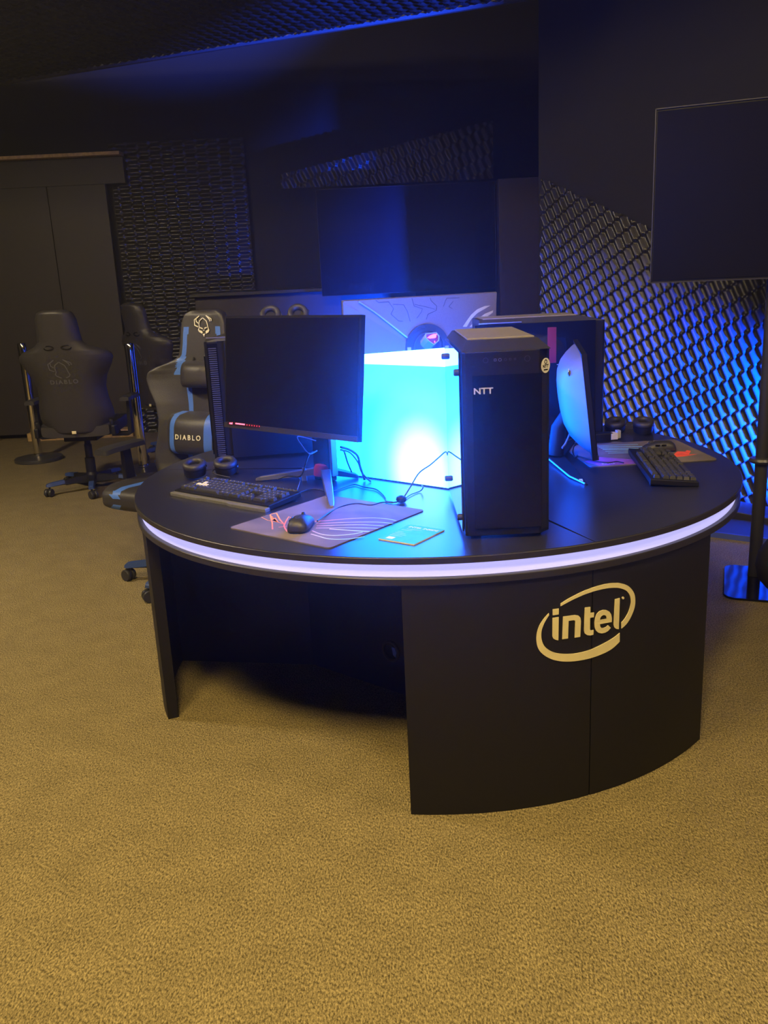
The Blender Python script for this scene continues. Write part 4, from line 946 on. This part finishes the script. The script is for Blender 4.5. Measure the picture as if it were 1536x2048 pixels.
    if pillows:
        def pill(name, zc, w_, h_, d_, blue):
            rings = []; nn = 40; m_ = 18
            for i in range(m_+1):
                s_ = -1+2*i/m_; k_ = (1-abs(s_)**4)**.5; k_ = max(k_,.02); z = zc+h_/2*s_
                r_ = []
                for k in range(nn):
                    a = 2*pi*k/nn; c_, sn = math.cos(a), math.sin(a)
                    x = w_/2*(.86+.14*k_)*math.copysign(abs(c_)**.55,c_)*(1 if abs(s_)<.99 else .9)
                    y0_ = yfront(x*.5,z)-.004
                    r_.append((x, y0_-d_*k_*(.5+.5*sn)*(1-.35*(abs(x)/(w_/2))**3) , z))
                rings.append(r_)
            mb = MB(); mb.loft(rings); o = mb.build(name, [M['leather'],M['leather_blue']], t, smooth=True, auto=80)
            if blue:
                for p in o.data.polygons:
                    if blue[0] < abs(p.center.x) < blue[1]: p.material_index = 1
            return o, rings
        pill('neck_cushion',1.005,.205,.135,.085,None)
        lo, rr = pill('lumbar_cushion',.715,.36,.215,.100,(.085,.128))
        q = MB(T((0,0,.71))@FRONT); text(q,'DIABLO',.034,Matrix(),.0006,.0006,1.0,space=1.5)
        def yl(x,z):
            s_ = (z-.715)/.1075; k_ = (1-abs(s_)**4)**.5; return yfront(x*.5,z)-.004-.100*k_*(1-.35*(abs(x)/.18)**3)
        q.v = [(x, yl(x,z)-.0015+y, z) for x,y,z in q.v]; q.build('cushion_lettering', M['thread'], lo)
        for s in (-1,1):
            mb = MB(); mb.tube([(s*.04,yfront(0,1.06)-.02,1.06),(s*.05,yfront(0,1.09)-.006,1.085)],.005,6); mb.build('cushion_strap', M['rubber'], t)
    return t
chair('gaming chair with horned skull emblem and DIABLO cushion pulled up to the table',(-.992,4.19,0),R(-29),True,R(203))
chair('gaming chair turned fully away, its black rear shell facing the camera',(-2.15,6.36,0),R(180),False,R(-38),False)
chair('gaming chair turned half away beside the dimpled back wall, behind a chrome post',(-1.76,7.56,0),R(139),False,R(10),False)

# ------------------------------------------------------------------ stanchions
def post(label, loc, h, blue):
    t = thing('chrome_post', label, 'barrier post', loc, 0, 'chrome barrier posts')
    MB().lathe([(.20,0),(.205,.004),(.205,.022),(.198,.030),(.06,.040),(.045,.044),(.036,.052)],56).build('base', M['dark_metal'], t, smooth=True, auto=30)
    MB().lathe([(.040,.045),(.040,.06),(.037,.065),(.037,h-.06)],32).build('pole', M['chrome'], t, smooth=True, auto=30)
    MB().lathe([(.039,h-.06),(.039,h-.01),(.034,h),(.004,h+.002)],32).build('cap', M['chrome'], t, smooth=True, auto=30)
    return t
post('chrome barrier post standing behind the gaming chair that is turned fully away',(-3.02,7.62,0),1.02,1)
post('chrome barrier post standing between the two rearmost gaming chairs',(-1.91,6.90,0),1.02,1)

# ------------------------------------------------------------------ TV on stand
ua = math.atan2(3.42-3.9, 2.42-1.2)
tv = thing('television','large black television on a floor stand, cut off by the picture edge','television',(1.82,3.67,0),ua,None)
W_, Hh, zc = 1.33, .70, 1.70
MB().box((0,.03,zc),(W_,.05,Hh)).build('housing', M['plastic'], tv, bevel=.004)
MB().box((0,.0035,zc),(W_-.02,.006,Hh-.024)).build('screen_panel', M['tvblack'], tv)
for s in (-1,1): MB().box((0,.001,zc+s*(Hh/2-.002)),(W_,.008,.004)).build('bezel', M['plastic_soft'], tv)
for s in (-1,1): MB().box((s*(W_/2-.002),.001,zc),(.004,.008,Hh)).build('bezel', M['plastic_soft'], tv)
tx = -.165
for x in (tx,-tx):
    MB().lathe((M and [(.028,.012),(.028,1.75)]),24,c=(x,.11)).build('stand_pole', M['plastic_soft'], tv, smooth=True, auto=30)
MB().lathe([(.022,0),(.050,.004),(.056,.014),(.050,.024),(.022,.028)],32,mx=T((tx,.11,.545))).build('pole_collar', M['dark_metal'], tv, smooth=True, auto=40)
MB().box((0,.08,1.6),(.6,.05,.3)).build('mount_plate', M['plastic_soft'], tv, bevel=.003)
mb = MB(); mb.prism(rrect(.74,.46,.05),0,.010,mx=T((.075,.02,0))); mb.build('base_plate', M['glass_front'], tv, bevel=.002)
bl = thing('round_bag','dark teal rounded bag with chrome clasp standing before the television stand pole','bag',(1.70,3.56,.010),R(-10))
rings = []
for z, r_ in ((0,.06),(.01,.10),(.05,.135),(.11,.150),(.17,.140),(.22,.11),(.25,.07),(.262,.02)): rings.append([(r_*math.cos(2*pi*k/32), r_*.8*math.sin(2*pi*k/32), z) for k in range(32)])
MB(T((.045,0,.03))).loft(rings).build('shell', [M['rubber']], bl, smooth=True)
mb = MB(T((.045,0,.03))); mb.loft([[(r_*1.012*math.cos(a), r_*.81*math.sin(a), z) for a in [R(215)+R(70)*k/14 for k in range(15)]] for z, r_ in ((.13,.147),(.17,.140),(.22,.11),(.245,.078))], closed=False, cap=False); mb.build('teal_patch', M['teal'], bl, smooth=True)
mb = MB()
for k in range(6): mb.tube([(-.06+k*.020+.011*math.cos(a), -.135-.004*k, .016+.008*math.sin(a)) for a in [2*pi*i/10 for i in range(11)]],.0035,6)
mb.build('chrome_clasp', M['chrome'], bl, smooth=True)

# ------------------------------------------------------------------ camera
cam = bpy.data.cameras.new('camera'); co = bpy.data.objects.new('camera', cam); COL.objects.link(co); SC.camera = co
pch, rl, hh = .265, -.048, 1.442
F_ = Vector((0,math.cos(pch),-math.sin(pch))); R0 = Vector((1,0,0)); U0 = Vector((0,math.sin(pch),math.cos(pch)))
R_ = R0*math.cos(rl)+U0*math.sin(rl); U_ = -R0*math.sin(rl)+U0*math.cos(rl)
m3 = Matrix((R_, U_, -F_)).transposed(); co.matrix_world = T((0,0,hh))@m3.to_4x4()
cam.sensor_fit = 'VERTICAL'; cam.sensor_height = 24; cam.lens = 1750/2048*24; cam.clip_start = .02

# ------------------------------------------------------------------ lights
def light(name, kind, loc, target, energy, col, size=.3, spot=None, blend=.5, sy=None):
    l = bpy.data.lights.new(name, kind); l.energy = energy; l.color = col
    if kind == 'AREA':
        l.size = size
        if sy: l.shape = 'RECTANGLE'; l.size_y = sy
    elif kind == 'SPOT': l.spot_size = R(spot); l.spot_blend = blend; l.shadow_soft_size = size
    else: l.shadow_soft_size = size
    o = bpy.data.objects.new(name, l); COL.objects.link(o); o.location = loc
    if target is not None: o.rotation_euler = (Vector(target)-Vector(loc)).to_track_quat('-Z','Y').to_euler()
    return o
WARM = (1.,.72,.26)
light('ceiling_spot','AREA',(-1.1,1.0,3.3),(-.9,1.4,0),80,WARM,.6)
light('ceiling_spot','AREA',(-.2,-.2,3.8),(-.2,.5,0),150,WARM,.5)
light('ceiling_spot','AREA',(-3.2,3.4,3.2),(-1.8,5.2,0),110,(1.,.80,.50),.4)
light('ceiling_spot','AREA',(2.3,.9,3.2),(1.5,2.4,0),38,(1.,.74,.40),.4)
light('ceiling_spot','SPOT',(-.5,2.2,3.5),(.2,3.9,1.2),70,(1.,.80,.55),.12,60)
light('blue_flood','SPOT',(2.50,3.95,.48),(2.20,5.40,.54),32000,(0.,.055,1.),.08,60,.9)
light('blue_flood','SPOT',(2.3,3.9,2.5),(-.3,7.0,4.1),11000,(.01,.07,1.),.06,34,.6)
# added scattering volume, standing in for lens glare round the light box
hz = MB().box((.15,2.42,1.32),(2.6,3.5,1.8)).build('haze', M['plastic']); tag(hz,'thin blue haze glowing in the air round the light box','haze',None,'stuff')
hm = bpy.data.materials.new('haze'); hm.use_nodes = True; hn = hm.node_tree; hn.nodes.clear()
ho = hn.nodes.new('ShaderNodeOutputMaterial'); hv = hn.nodes.new('ShaderNodeVolumeScatter'); hv.inputs['Density'].default_value = .036; hv.inputs['Anisotropy'].default_value = .92; hv.inputs['Color'].default_value = (1,1,1,1)
hn.links.new(hv.outputs[0], ho.inputs['Volume']); hz.data.materials.clear(); hz.data.materials.append(hm)
W = bpy.data.worlds.new('world'); SC.world = W; W.use_nodes = True
W.node_tree.nodes['Background'].inputs[0].default_value = (.5,.55,.9,1); W.node_tree.nodes['Background'].inputs[1].default_value = .004
SC.view_settings.view_transform = 'Standard'; SC.view_settings.look = 'None'; SC.view_settings.exposure = 0; SC.view_settings.gamma = 1; SC.view_settings.use_curve_mapping = False
SC.cycles.use_denoising = True; SC.cycles.max_bounces = 5; SC.cycles.diffuse_bounces = 2; SC.cycles.glossy_bounces = 4
SC.cycles.sample_clamp_indirect = 6; SC.cycles.use_adaptive_sampling = True; SC.cycles.adaptive_threshold = .1
